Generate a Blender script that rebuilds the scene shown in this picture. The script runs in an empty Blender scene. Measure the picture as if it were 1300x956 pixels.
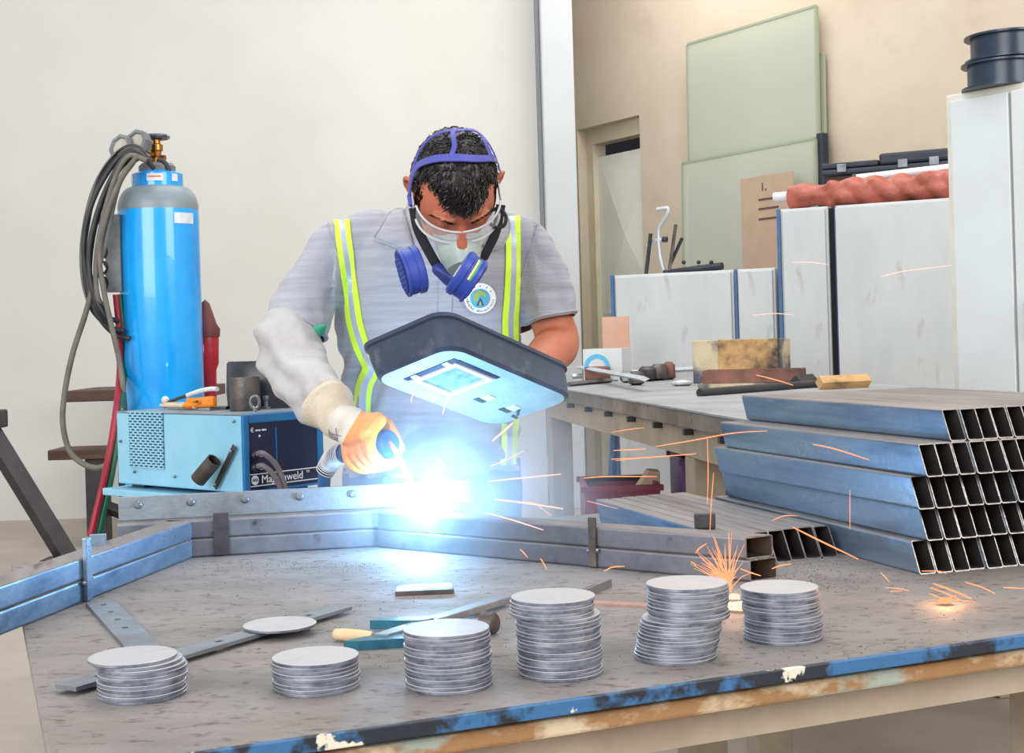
import bpy, bmesh, math, random
from mathutils import Vector, Matrix, noise
from mathutils.bvhtree import BVHTree
random.seed(7)
C = bpy.context.scene.collection
PI = math.pi
V = Vector
# ------------------------------------------------------------------ camera
F = 1805.0; CX = 650.0; CY = 425.0; ROLL = math.radians(1.7); CZ = 1.19
cr, sr = math.cos(ROLL), math.sin(ROLL)
CAM = V((0, 0, CZ))
def ray(px, py):
    u, v = px - CX, CY - py
    return V(((u*cr + v*sr)/F, 1.0, (-u*sr + v*cr)/F))
def P(px, py, Y): return CAM + ray(px, py)*Y
def PZ(px, py, z):
    r = ray(px, py); return CAM + r*((z - CZ)/r.z)
def PX(px, py, o, n):                       # meets the plane through o with normal n
    r = ray(px, py); return CAM + r*((o - CAM).dot(n)/r.dot(n))
cam = bpy.data.cameras.new('camera'); camo = bpy.data.objects.new('camera', cam); C.objects.link(camo)
cam.sensor_width = 36; cam.sensor_fit = 'HORIZONTAL'; cam.lens = F/1300*36
cam.shift_y = -(478 - CY)/1300.0
cam.clip_start = .05; cam.clip_end = 100
camo.matrix_world = Matrix(((cr, sr, 0, 0), (0, 0, -1, 0), (-sr, cr, 0, CZ), (0, 0, 0, 1)))
bpy.context.scene.camera = camo

# ------------------------------------------------------------------ materials
def lin(c):
    out = []
    for x in c[:3]:
        x = x/255.0
        out.append(x/12.92 if x <= .04045 else ((x + .055)/1.055)**2.4)
    return (*out, 1)
def mat(name, c1, c2=None, scale=6, rough=.6, metal=0.0, thr=(.35, .65), stretch=(1, 1, 1), detail=5, bump=0, bscale=40,
        bstretch=None, r2=None, c3=None, scale3=30, thr3=(.6, .7), trans=0, alpha=1, emit=None, estr=0, sheen=0, coat=0, ior=1.45, coord='Object', m2=None, sss=0):
    m = bpy.data.materials.new(name); m.use_nodes = True
    nt = m.node_tree; N = nt.nodes; L = nt.links
    b = N['Principled BSDF']
    b.inputs['Base Color'].default_value = lin(c1); b.inputs['Roughness'].default_value = rough
    b.inputs['Metallic'].default_value = metal; b.inputs['IOR'].default_value = ior
    if trans: b.inputs['Transmission Weight'].default_value = trans
    if alpha < 1: b.inputs['Alpha'].default_value = alpha
    if coat: b.inputs['Coat Weight'].default_value = coat
    if sheen: b.inputs['Sheen Weight'].default_value = sheen
    if sss:
        b.inputs['Subsurface Weight'].default_value = sss; b.inputs['Subsurface Radius'].default_value = (.01, .004, .002); b.inputs['Subsurface Scale'].default_value = 1
    if emit: b.inputs['Emission Color'].default_value = lin(emit); b.inputs['Emission Strength'].default_value = estr
    tc = N.new('ShaderNodeTexCoord')
    def nz(sc, st, dt, rg):
        mp = N.new('ShaderNodeMapping'); mp.inputs['Scale'].default_value = st
        if coord == 'World':
            ge = N.new('ShaderNodeNewGeometry'); vr = N.new('ShaderNodeVectorRotate'); vr.rotation_type = 'Z_AXIS'; vr.inputs['Angle'].default_value = -math.radians(17.5)
            L.new(ge.outputs['Position'], vr.inputs['Vector']); L.new(vr.outputs[0], mp.inputs[0])
        else: L.new(tc.outputs[coord], mp.inputs[0])
        n = N.new('ShaderNodeTexNoise'); n.inputs['Scale'].default_value = sc; n.inputs['Detail'].default_value = dt
        n.inputs['Roughness'].default_value = .62
        L.new(mp.outputs[0], n.inputs['Vector'])
        r = N.new('ShaderNodeMapRange'); r.inputs[1].default_value = rg[0]; r.inputs[2].default_value = rg[1]
        L.new(n.outputs[0], r.inputs[0]); return r.outputs[0]
    if c2:
        f = nz(scale, stretch, detail, thr)
        mx = N.new('ShaderNodeMix'); mx.data_type = 'RGBA'
        mx.inputs[6].default_value = lin(c1); mx.inputs[7].default_value = lin(c2)
        L.new(f, mx.inputs[0]); out = mx.outputs[2]
        if c3:
            f3 = nz(scale3, stretch, detail, thr3)
            m3 = N.new('ShaderNodeMix'); m3.data_type = 'RGBA'; m3.inputs[7].default_value = lin(c3)
            L.new(f3, m3.inputs[0]); L.new(out, m3.inputs[6]); out = m3.outputs[2]
        L.new(out, b.inputs['Base Color'])
        if r2 is not None:
            mr = N.new('ShaderNodeMapRange'); mr.inputs[3].default_value = rough; mr.inputs[4].default_value = r2
            L.new(f, mr.inputs[0]); L.new(mr.outputs[0], b.inputs['Roughness'])
        if m2 is not None:
            mr = N.new('ShaderNodeMapRange'); mr.inputs[3].default_value = metal; mr.inputs[4].default_value = m2
            L.new(f, mr.inputs[0]); L.new(mr.outputs[0], b.inputs['Metallic'])
    if bump:
        fb = nz(bscale, bstretch or (1, 1, 1), 4, (.2, .8))
        bp = N.new('ShaderNodeBump'); bp.inputs['Strength'].default_value = bump; bp.inputs['Distance'].default_value = .004
        L.new(fb, bp.inputs['Height']); L.new(bp.outputs[0], b.inputs['Normal'])
    return m
M = {}
def A(name, *a, **k): M[name] = mat(name, *a, **k); return M[name]
A('white_plaster', (205, 204, 200), (198, 197, 192), scale=.8, rough=.9, bump=.15, bscale=25)
A('pillar_plaster', (188, 191, 194), (180, 183, 185), scale=1.2, rough=.9)
A('beige_plaster', (205, 191, 171), (195, 180, 159), scale=1.1, rough=.92, bump=.25, bscale=12, c3=(186, 170, 148), scale3=1.7, thr3=(.6, .78))
A('concrete_floor', (172, 162, 150), (156, 147, 136), scale=1.5, rough=.75, bump=.2, bscale=20)
A('bench_steel', (136, 130, 127), (112, 107, 104), scale=5, rough=.62, metal=.15, thr=(.3, .7), bump=.3, bscale=90, c3=(84, 76, 72), scale3=42, thr3=(.55, .70), r2=.75, stretch=(1, 1.6, 1))
A('blue_paint_edge', (48, 96, 140), (28, 34, 44), scale=9, rough=.5, thr=(.48, .54), c3=(206, 198, 182), scale3=11, thr3=(.64, .66), stretch=(1, 1, 1), bump=.3)
A('peeling_wood', (196, 178, 150), (150, 112, 74), scale=14, rough=.85, thr=(.45, .55), c3=(150, 158, 148), scale3=8, thr3=(.55, .6), stretch=(.4, 1, 1), bump=.8, bscale=30)
A('mill_steel', (128, 132, 142), (98, 101, 112), scale=9, rough=.36, metal=.65, r2=.5, stretch=(1, .18, 1), bump=.12, bscale=50, c3=(72, 70, 74), scale3=26, thr3=(.62, .75))
A('steel_tube_arc_tint', (138, 160, 182), (74, 94, 116), scale=10, rough=.27, metal=.7, r2=.5, stretch=(1, .14, 1.3), thr=(.4, .66), bump=.1, bscale=60, c3=(150, 164, 170), scale3=26, thr3=(.66, .74), coord='World')  # blue tint and pale streaks put the arc's light into the base colour
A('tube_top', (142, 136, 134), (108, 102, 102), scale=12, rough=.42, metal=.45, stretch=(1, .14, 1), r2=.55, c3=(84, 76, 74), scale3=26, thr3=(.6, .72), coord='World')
A('cut_edge', (158, 152, 148), (104, 96, 90), scale=90, rough=.35, metal=.6)
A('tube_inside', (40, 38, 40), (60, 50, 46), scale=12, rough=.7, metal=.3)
A('dark_steel', (86, 82, 86), (60, 56, 60), scale=12, rough=.42, metal=.7, r2=.6, bump=.2, bscale=60, c3=(108, 84, 74), scale3=9, thr3=(.62, .8))
A('bar_steel', (142, 150, 158), (116, 116, 120), scale=10, rough=.4, metal=.7, r2=.55, bump=.15, bscale=70, c3=(164, 112, 80), scale3=5, thr3=(.67, .75))
A('bolt_steel', (150, 156, 162), (110, 112, 116), scale=40, rough=.35, metal=.85)
A('disc_steel', (200, 198, 200), (178, 176, 178), scale=10, rough=.34, metal=.6, r2=.5, bump=.05, bscale=120)
A('disc_rim', (176, 182, 196), (112, 118, 134), scale=14, rough=.28, metal=.85, stretch=(1, 1, .3), r2=.4, thr=(.4, .6))
A('rust_flat', (176, 140, 130), (150, 116, 106), scale=20, rough=.6, metal=.3)
A('teal_paint', (38, 104, 124), (26, 70, 92), scale=14, rough=.42, c3=(110, 130, 140), scale3=30, thr3=(.66, .7))
A('beige_grip', (206, 182, 146), (186, 160, 122), scale=20, rough=.6)
A('machine_blue', (140, 194, 218), (126, 182, 208), scale=5, rough=.42, c3=(92, 140, 166), scale3=18, thr3=(.68, .8))
A('machine_trim', (22, 110, 168), (18, 92, 146), scale=10, rough=.35)
A('machine_top', (132, 146, 156), (112, 122, 130), scale=9, rough=.55)
A('panel_navy', (16, 34, 76), (12, 26, 62), scale=4, rough=.32)
A('vent_dark', (32, 54, 72), rough=.7)
A('white_print', (226, 230, 234), rough=.5)
A('cable_grey', (112, 106, 112), (90, 82, 92), scale=14, rough=.5)
A('hose_black', (38, 38, 42), (60, 58, 56), scale=10, rough=.5, thr=(.45, .7))
A('hose_olive', (112, 108, 100), (84, 80, 74), scale=10, rough=.55)
A('hose_red', (158, 24, 48), (130, 18, 38), scale=10, rough=.42)
A('hose_green', (14, 98, 66), (10, 78, 54), scale=10, rough=.42)
A('cylinder_blue', (22, 160, 236), (16, 146, 226), scale=6, rough=.22, coat=.4, c3=(30, 110, 180), scale3=26, thr3=(.7, .75))
A('cylinder_grey', (126, 140, 146), (112, 124, 130), scale=6, rough=.35)
A('label_white', (214, 220, 226), (196, 200, 208), scale=30, rough=.5)
A('label_red', (206, 96, 84), rough=.5)
A('brass', (204, 150, 84), (164, 112, 56), scale=16, rough=.28, metal=.9)
A('handwheel', (90, 96, 104), (170, 176, 182), scale=16, rough=.3, metal=.8, thr=(.5, .6))
A('rubber_grey', (126, 128, 130), (98, 100, 102), scale=16, rough=.6)
A('gauge_face', (196, 190, 178), (166, 160, 148), scale=6, rough=.3)
A('plug_red', (176, 32, 50), (140, 24, 40), scale=12, rough=.4)
A('plug_dark', (110, 46, 48), (84, 36, 38), scale=12, rough=.55)
A('raw_iron', (112, 106, 102), (78, 72, 70), scale=12, rough=.45, metal=.7, bump=.3, bscale=50, r2=.6)
A('black_plastic', (34, 38, 46), (46, 50, 58), scale=10, rough=.35)
A('orange_rubber', (240, 152, 44), (226, 128, 30), scale=12, rough=.5, bump=.3, bscale=200, c3=(196, 116, 60), scale3=30, thr3=(.66, .8))
A('knit_white', (222, 214, 202), (204, 194, 180), scale=20, rough=.9, bump=.6, bscale=350, sheen=.3)
A('cuff_knit', (220, 206, 186), (206, 190, 168), scale=40, rough=.95, bump=.7, bscale=300, stretch=(1, 1, .2))
A('wood_dark', (92, 66, 52), (66, 46, 38), scale=5, rough=.6, stretch=(.3, 3, 3))
A('iron_black', (48, 46, 48), (62, 60, 62), scale=6, rough=.5, metal=.2)
A('cream_paint', (218, 210, 184), (208, 198, 170), scale=5, rough=.5)
A('door_white', (240, 239, 230), (232, 231, 222), scale=4, rough=.35, coat=.3)
A('void_dark', (30, 30, 38), rough=.9)
A('cabinet_white', (196, 200, 201), (182, 187, 189), scale=3, rough=.5, c3=(150, 146, 138), scale3=7, thr3=(.58, .74), stretch=(1, 1, .35))
A('locker_white', (206, 211, 212), (199, 203, 204), scale=2, rough=.45, c3=(192, 192, 188), scale3=16, thr3=(.72, .8))
A('locker_cream', (214, 211, 198), (204, 200, 186), scale=10, rough=.5)
A('cabinet_blue_edge', (74, 112, 158), (58, 92, 136), scale=8, rough=.45)
A('cardboard', (184, 158, 136), (174, 148, 126), scale=5, rough=.85)
A('cardboard_pink', (206, 164, 144), (196, 152, 132), scale=5, rough=.85)
A('ink_dark', (92, 70, 60), rough=.8)
A('glass_pane', (198, 203, 186), rough=.08, trans=0, alpha=.62)
A('glass_edge', (152, 160, 138), rough=.2)
A('red_wrap', (178, 98, 80), (150, 76, 62), scale=12, rough=.42, bump=.6, bscale=18)
A('tube_white', (226, 228, 230), (206, 208, 212), scale=8, rough=.5)
A('spool_navy', (28, 40, 58), (44, 58, 78), scale=8, rough=.28)
A('case_dark', (44, 50, 62), (34, 38, 48), scale=8, rough=.5)
A('wood_block', (196, 158, 108), (172, 132, 84), scale=7, rough=.75, c3=(54, 50, 54), scale3=5, thr3=(.47, .62))
A('wood_block_end', (196, 182, 152), (176, 158, 124), scale=7, rough=.8, c3=(78, 80, 92), scale3=5, thr3=(.46, .6))
A('rust_block', (138, 92, 78), (100, 70, 62), scale=10, rough=.6, metal=.2, bump=.3, c3=(58, 46, 44), scale3=7, thr3=(.55, .7))
A('table_slab', (142, 134, 126), (106, 98, 92), scale=6, rough=.6, metal=.2, c3=(70, 62, 60), scale3=14, thr3=(.6, .7), bump=.3)
A('table_top_plate', (162, 166, 170), (138, 140, 142), scale=5, rough=.5, metal=.3)
A('table_frame', (170, 156, 136), (152, 136, 116), scale=6, rough=.6)
A('crate_maroon', (128, 36, 58), (104, 28, 48), scale=8, rough=.45)
A('crate_purple', (92, 62, 120), (74, 48, 100), scale=8, rough=.5)
A('logo_blue', (84, 176, 222), rough=.5)
A('silver_bar', (196, 202, 206), (172, 176, 180), scale=8, rough=.4, metal=.4)
A('shirt_grey', (166, 168, 177), (153, 154, 164), scale=22, rough=.95, bump=.5, bscale=260, bstretch=(.3, .3, 2), stretch=(.3, .3, 5), thr=(.38, .62), sheen=.15, c3=(122, 112, 110), scale3=7, thr3=(.60, .85))
A('sleeve_leather', (180, 180, 182), (164, 162, 162), scale=8, rough=.85, bump=.35, bscale=60, c3=(160, 150, 142), scale3=14, thr3=(.66, .85))
A('sleeve_lining', (62, 150, 118), rough=.8)
A('hivis_yellow', (212, 250, 70), (202, 240, 60), scale=20, rough=.6)
A('hivis_silver', (184, 196, 212), (174, 186, 202), scale=60, rough=.35, metal=.3)
A('trouser_blue', (120, 126, 158), (106, 112, 146), scale=7, rough=.9, bump=.4, bscale=300)
A('boot_black', (36, 34, 34), (52, 48, 46), scale=10, rough=.5)
A('skin', (184, 112, 84), (170, 94, 70), scale=9, rough=.5, sss=.12, bump=.08, bscale=120, c3=(150, 76, 60), scale3=5, thr3=(.6, .8))
A('hair_black', (22, 19, 20), (34, 30, 30), scale=40, rough=.38)
A('strap_blue', (66, 70, 150), (78, 82, 164), scale=9, rough=.4)
A('respirator_blue', (44, 62, 148), (54, 76, 164), scale=9, rough=.36)
A('respirator_grille', (24, 34, 92), rough=.5)
A('respirator_grey', (168, 182, 176), (150, 166, 162), scale=20, rough=.4)
A('elastic_black', (24, 26, 32), rough=.7)
A('lens_clear', (226, 226, 232), rough=.05, alpha=.22)
A('lens_rim', (206, 208, 214), rough=.25, alpha=.85)
A('label_green', (60, 150, 120), rough=.5); A('label_yellow', (220, 206, 120), rough=.5)
A('shield_black', (42, 50, 70), (54, 62, 82), scale=7, rough=.45, c3=(98, 104, 118), scale3=16, thr3=(.60, .8), bump=.2, bscale=30)
A('shield_face', (168, 190, 186), (146, 172, 172), scale=12, rough=.5, c3=(168, 186, 186), scale3=40, thr3=(.6, .8), bump=.3, bscale=80)
A('shield_window', (96, 128, 132), (140, 160, 150), scale=60, rough=.25)
A('shield_frame_white', (220, 224, 226), rough=.4)
A('torch_blue', (22, 84, 150), (18, 66, 128), scale=8, rough=.35)
A('copper', (232, 200, 176), (216, 170, 140), scale=20, rough=.3, metal=.6)
A('emblem_white', (236, 238, 236), rough=.7); A('emblem_blue', (70, 160, 200), (84, 176, 212), scale=40, rough=.7)
A('emblem_green', (150, 176, 96), rough=.7); A('emblem_orange', (222, 158, 84), rough=.7); A('emblem_teal', (24, 92, 96), rough=.7)
A('emblem_text', (104, 56, 40), rough=.7)
A('ink_purple', (96, 40, 110), rough=.7); A('ink_grey', (50, 50, 60), rough=.7)
def emis(name, c, s):
    m = bpy.data.materials.new(name); m.use_nodes = True; nt = m.node_tree
    nt.nodes.remove(nt.nodes['Principled BSDF'])
    e = nt.nodes.new('ShaderNodeEmission'); e.inputs[0].default_value = (*c, 1); e.inputs[1].default_value = s
    nt.links.new(e.outputs[0], nt.nodes['Material Output'].inputs[0]); M[name] = m; return m
emis('arc_plasma', (.80, .93, 1.0), 30)
emis('spark_orange', (1.0, .36, .16), 1.5)
emis('spark_white', (1.0, .55, .42), 1.7)

# ------------------------------------------------------------------ mesh builder
class MB:
    def __init__(s): s.v = []; s.f = []; s.m = []; s.sm = []
    def add(s, vs, fs, mi=0, smooth=False, mt=None):
        b = len(s.v)
        for p in vs: s.v.append(mt @ V(p) if mt is not None else V(p))
        for f in fs: s.f.append([b + i for i in f]); s.m.append(mi); s.sm.append(smooth)
        return s
    def box(s, lo, hi, mi=0, mt=None, ch=0.0):
        bm = bmesh.new(); bmesh.ops.create_cube(bm, size=1)
        for v in bm.verts: v.co = V([lo[i] + (v.co[i] + .5)*(hi[i] - lo[i]) for i in range(3)])
        if ch: bmesh.ops.bevel(bm, geom=list(bm.edges), offset=ch, segments=2, profile=.5, affect='EDGES')
        bm.verts.index_update()
        s.add([v.co.copy() for v in bm.verts], [[v.index for v in f.verts] for f in bm.faces], mi, False, mt); bm.free(); return s
    def loft(s, rings, mi=0, smooth=True, closed=True, caps=True, loop=False, mt=None):
        n = len(rings[0]); vs = [p for r in rings for p in r]; fs = []
        k = len(rings)
        for i in range(k if loop else k - 1):
            i2 = (i + 1) % k
            for j in range(n if closed else n - 1):
                j2 = (j + 1) % n
                fs.append([i*n + j, i*n + j2, i2*n + j2, i2*n + j])
        if caps and not loop and closed:
            fs.append(list(range(n))[::-1]); fs.append([(k - 1)*n + j for j in range(n)])
        return s.add(vs, fs, mi, smooth, mt)
    def tube(s, pts, r, seg=8, mi=0, smooth=True, caps=True, loop=False, flat=1.0, up=None):
        pts = [V(p) for p in pts]; n = len(pts); rs = r if isinstance(r, (list, tuple)) else [r]*n
        t0 = (pts[1] - pts[0]).normalized()
        u = V(up) if up is not None else (V((0, 0, 1)) if abs(t0.z) < .9 else V((1, 0, 0)))
        rings = []
        for i, p in enumerate(pts):
            a = pts[i - 1] if (i > 0 or loop) else pts[0]; b = pts[(i + 1) % n] if (i < n - 1 or loop) else pts[-1]
            t = (b - a); t = t.normalized() if t.length > 1e-9 else t0
            u = (u - t*u.dot(t)); u = u.normalized() if u.length > 1e-6 else t.orthogonal().normalized()
            w = t.cross(u)
            rings.append([p + (u*math.cos(2*PI*j/seg)*flat + w*math.sin(2*PI*j/seg))*rs[i] for j in range(seg)])
        return s.loft(rings, mi, smooth, True, caps, loop)
    def lathe(s, prof, seg=32, mi=0, smooth=True, mt=None, caps=True, a0=0, a1=2*PI):
        full = abs(a1 - a0 - 2*PI) < 1e-6
        n = seg if full else seg + 1
        rings = [[V((r*math.cos(a0 + (a1 - a0)*j/seg), r*math.sin(a0 + (a1 - a0)*j/seg), z)) for j in range(n)] for r, z in prof]
        return s.loft(rings, mi, smooth, full, caps and full, False, mt)
    def prism(s, poly, h0, h1, mi=0, mt=None):             # poly in xy
        n = len(poly)
        vs = [V((x, y, h0)) for x, y in poly] + [V((x, y, h1)) for x, y in poly]
        fs = [list(range(n))[::-1], [n + i for i in range(n)]] + [[i, (i + 1) % n, n + (i + 1) % n, n + i] for i in range(n)]
        return s.add(vs, fs, mi, False, mt)
    def ball(s, c, r, mi=0, seg=12, mt=None):
        r = r if isinstance(r, (tuple, list)) else (r, r, r); c = V(c); rings = []
        k = seg//2 + 1
        for i in range(k):
            a = PI*(i + .02*(i == 0) - .02*(i == k - 1))/(k - 1)
            rings.append([c + V((r[0]*math.sin(a)*math.cos(2*PI*j/seg), r[1]*math.sin(a)*math.sin(2*PI*j/seg), -r[2]*math.cos(a))) for j in range(seg)])
        return s.loft(rings, mi, True, True, True, False, mt)
    def text(s, body, size, mt, mi=0, depth=.0004, spacing=1.0):
        cu = bpy.data.curves.new('t', 'FONT'); cu.body = body; cu.size = size; cu.extrude = depth; cu.align_x = 'CENTER'; cu.align_y = 'CENTER'
        cu.space_character = spacing; cu.resolution_u = 3
        o = bpy.data.objects.new('t', cu); C.objects.link(o)
        dg = bpy.context.evaluated_depsgraph_get(); me = o.evaluated_get(dg).to_mesh()
        s.add([v.co.copy() for v in me.vertices], [list(p.vertices) for p in me.polygons], mi, False, mt)
        o.evaluated_get(dg).to_mesh_clear(); bpy.data.objects.remove(o); bpy.data.curves.remove(cu); return s
def mesh_of(mb, name, mats, origin=V((0, 0, 0))):
    me = bpy.data.meshes.new(name); me.from_pydata([v - origin for v in mb.v], [], mb.f)
    for m in (mats if isinstance(mats, (list, tuple)) else [mats]): me.materials.append(M[m] if isinstance(m, str) else m)
    me.polygons.foreach_set('material_index', mb.m); me.polygons.foreach_set('use_smooth', mb.sm)
    bm = bmesh.new(); bm.from_mesh(me); bmesh.ops.recalc_face_normals(bm, faces=bm.faces); bm.to_mesh(me); bm.free()
    if any(mb.sm):
        me.set_sharp_from_angle(angle=math.radians(42)); me.polygons.foreach_set('use_smooth', mb.sm)
    me.update(); return me
def wloc(o):
    p = V((0, 0, 0))
    while o is not None: p = p + V(o.location); o = o.parent
    return p
def part(name, mb, mats, parent, label=None, kind=None, angle=None, me=None):
    o = V(wloc(parent)); me = me or mesh_of(mb, name, mats, o)
    ob = bpy.data.objects.new(name, me); C.objects.link(ob); ob.parent = parent
    if label: ob['label'] = label
    if kind: ob['kind'] = kind
    return ob
def tag(o, label=None, cat=None, group=None, kind=None):
    if label: o['label'] = label
    if cat: o['category'] = cat
    if group: o['group'] = group
    if kind: o['kind'] = kind
    return o
def thing(name, label, cat, loc, group=None):
    o = bpy.data.objects.new(name, None); o.empty_display_size = .05; C.objects.link(o); o.location = loc
    return tag(o, label, cat, group)
def solo(name, mb, mats, label, cat, group=None, kind=None):
    xs = [v.x for v in mb.v]; ys = [v.y for v in mb.v]; zs = [v.z for v in mb.v]
    o = V(((min(xs) + max(xs))/2, (min(ys) + max(ys))/2, min(zs)))
    ob = bpy.data.objects.new(name, mesh_of(mb, name, mats, o)); C.objects.link(ob); ob.location = o
    return tag(ob, label, cat, group, kind)
def struct(name, mb, mats):
    ob = bpy.data.objects.new(name, mesh_of(mb, name, mats)); C.objects.link(ob); ob['kind'] = 'structure'; return ob
def frame(o, x, z=V((0, 0, 1))):                           # matrix with local X along x and Z close to z
    x = V(x).normalized(); z = V(z); y = z.cross(x).normalized(); z = x.cross(y).normalized()
    return Matrix(((x.x, y.x, z.x, o[0]), (x.y, y.y, z.y, o[1]), (x.z, y.z, z.z, o[2]), (0, 0, 0, 1)))
def axisz(o, z, x=None):                                   # matrix with local Z along z
    z = V(z).normalized(); x = V(x) if x is not None else z.orthogonal(); x = (x - z*x.dot(z)).normalized(); y = z.cross(x)
    return Matrix(((x.x, y.x, z.x, o[0]), (x.y, y.y, z.y, o[1]), (x.z, y.z, z.z, o[2]), (0, 0, 0, 1)))
def cat_curve(pts, n=8, closed=False):                     # Catmull-Rom
    pts = [V(p) for p in pts]; out = []; k = len(pts)
    for i in range(k if closed else k - 1):
        p0 = pts[i - 1] if (i > 0 or closed) else pts[0]*2 - pts[1]
        p1 = pts[i]; p2 = pts[(i + 1) % k]
        p3 = pts[(i + 2) % k] if (i + 2 < k or closed) else pts[-1]*2 - pts[-2]
        for j in range(n):
            t = j/n; out.append(.5*((2*p1) + (p2 - p0)*t + (2*p0 - 5*p1 + 4*p2 - p3)*t*t + (3*p1 - p0 - 3*p2 + p3)*t**3))
    if not closed: out.append(pts[-1])
    return out
# ------------------------------------------------------------------ the hall
WO = V((.50, 11.16, 0)); WT = V((.527, -.85, 0)).normalized(); WN = V((-.85, -.527, 0)).normalized()
WD = V((-WT.x, -WT.y, 0))
def W(s, d, z): return WO + WT*s + WN*d + V((0, 0, z))
def WP(px, py, d): return PX(px, py, WO + WN*d, WN)
def ws(p): return (p - WO).dot(WT)
wm = Matrix(((WT.x, WN.x, 0, WO.x), (WT.y, WN.y, 0, WO.y), (0, 0, 1, 0), (0, 0, 0, 1)))      # local: s, d, z
struct('floor', MB().box((-9, -5, -.1), (9, 13, 0)), 'concrete_floor')
struct('wall_left', MB().box((-9, 9.9, 0), (.22, 10.1, 5.2)), 'white_plaster')
struct('trim_pillar', MB().box((P(688, 100, 9.6).x, 9.6, 0), (.47, 11.3, 5.2), ch=.01), 'pillar_plaster')
s0 = ws(WP(745, 200, -.0)) - .12; s1 = ws(WP(813, 200, 0)); zt = WP(770, 156, 0).z
mb = MB()
mb.box((-.3, -.22, 0), (s0, 0, 5.2), mt=wm); mb.box((s0, -.22, zt), (s1, 0, 5.2), mt=wm); mb.box((s1, -.22, 0), (14, 0, 5.2), mt=wm)
struct('wall_right', mb, 'beige_plaster')
dr = struct('door_1', MB().box((s0 + .09, -.16, .02), (s1 + .1, -.12, zt - .22), mt=wm), 'door_white')
mb = MB()
for (za, zb) in ((.25, 1.25), (1.35, zt - .3)):
    a, b = s0 + .15, s1 + .05; c = ((a + b)/2, (za + zb)/2)
    mb.box((a - .02, -.125, za - .02), (b + .02, -.112, zb + .02), mt=wm)
    cn = [(a, za), (b, za), (b, zb), (a, zb)]
    for i in range(4):
        p, q = cn[i], cn[(i + 1) % 4]
        mb.add([(p[0], -.112, p[1]), (q[0], -.112, q[1]), (c[0], -.06, c[1])], [[0, 1, 2]], mt=wm)
part('door_panel', mb, 'door_white', dr, kind='structure')
mb = MB().box((s0, -.2, 0), (s0 + .09, -.08, zt), mt=wm).box((s0 + .09, -.2, zt - .12), (s1 + .0, -.08, zt), mt=wm)
struct('trim_1', mb, 'cream_paint')
struct('door_gap_shade', MB().box((s0 - 6.0, -1.2, 0), (s1 + 1.5, -1.15, 5.2), mt=wm), 'void_dark')  # near-black sheet standing in for the shade beyond the door gap

# ------------------------------------------------------------------ glass sheets and cardboard against the beige wall
def slab(px0, px1, py0, py1, d, zb, th, lean=.0):
    a = WP(px0, py0, d); b = WP(px1, py1, d); sa, sb = ws(a), ws(b); zt_ = (a.z + b.z)/2
    return sa, sb, zb, zt_
def sheet(name, px0, px1, ya, yb, d, zb, mats, label, cat, th=.012, edge=True, group=None, lean=.05):
    sa, sb, z0, z1 = slab(px0, px1, ya, yb, d, zb, th)
    mb = MB().box((sa, d, z0), (sb, d + th, z1), ch=.003, mt=wm)
    for v in mb.v: v += WN*(-lean*(v.z - z1)/(z1 - z0))
    if not edge: return solo(name, mb, mats, label, cat, group)
    t = thing(name, label, cat, W((sa + sb)/2, d + lean, z0), group); part('pane', mb, mats, t)
    mb = MB()
    for (x0, x1, za, zb_) in ((sa - .012, sa + .008, z0, z1), (sb - .008, sb + .012, z0, z1), (sa, sb, z1 - .004, z1 + .012)):
        mb.box((x0, d - .003, za), (x1, d + th + .003, zb_), mt=wm)
    for v in mb.v: v += WN*(-lean*(v.z - z1)/(z1 - z0))
    part('rim', mb, 'glass_edge', t)
    return t
sheet('glass_sheet', 874, 1037, 54, 12, .06, 0, 'glass_pane', 'tall pale green glass sheet leaning on the beige wall', 'glass sheet')
sheet('glass_sheet', 880, 1046, 112, 70, .03, 0, 'glass_pane', 'glass sheet behind the tall one, showing past its right edge', 'glass sheet')
sheet('glass_sheet', 868, 1036, 203, 182, .14, 0, 'glass_pane', 'shorter glass sheet standing in front of the tall glass', 'glass sheet')
sa, sb, z0, z1 = slab(942, 1008, 226, 219, .30, 0, 0)
t = thing('cardboard_sheet', 'flat brown cardboard sheet with three dark slits, in front of the glass', 'cardboard', W((sa + sb)/2, .3, 0))
part('board', MB().box((sa, .30, 0), (sb, .315, z1), mt=wm), 'cardboard', t)
mb = MB()
for k, (px, py) in enumerate(((975, 252), (975, 264), (975, 277))):
    p = WP(px, py, .32); s_ = ws(p); mb.box((s_ - .09, .314, p.z - .006), (s_ + .09, .318, p.z + .006), mt=wm)
p = WP(968, 238, .32); s_ = ws(p); mb.box((s_ - .008, .314, p.z - .02), (s_, .318, p.z + .03), mt=wm).box((s_ + .02, .314, p.z - .02), (s_ + .03, .318, p.z - .01), mt=wm)
part('slit', mb, 'ink_dark', t)

# ------------------------------------------------------------------ cabinets, turned a little from the wall
def cabinet(name, label, a, b, z, depth, mats, side='cabinet_blue_edge', edge=.05, seam=None, sidecol=None, group=None):
    a = V(a); b = V(b); x = (b - a); L = x.length; mt = frame((a.x, a.y, 0), (x.x, x.y, 0))
    t = thing(name, label, 'cabinet', ((a.x + b.x)/2, (a.y + b.y)/2, 0), group)
    part('body', MB().box((0, .012, .03), (L, depth, z), ch=.006, mt=mt), mats, t)
    part('front_panel', MB().box((edge, -.004, .05), (L - .012, .014, z - .012), ch=.003, mt=mt), mats, t)
    part('edge_strip', MB().box((0, -.003, .03), (edge*.6, .012, z), mt=mt), side, t, label='blue edge strip')
    mb = MB()
    for q in (.06, L - .12):
        mb.box((q, .05, 0), (q + .06, .11, .031), mt=mt).box((q, depth - .1, 0), (q + .06, depth - .04, .031), mt=mt)
    part('foot', mb, 'iron_black', t)
    return t, mt, L
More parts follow.
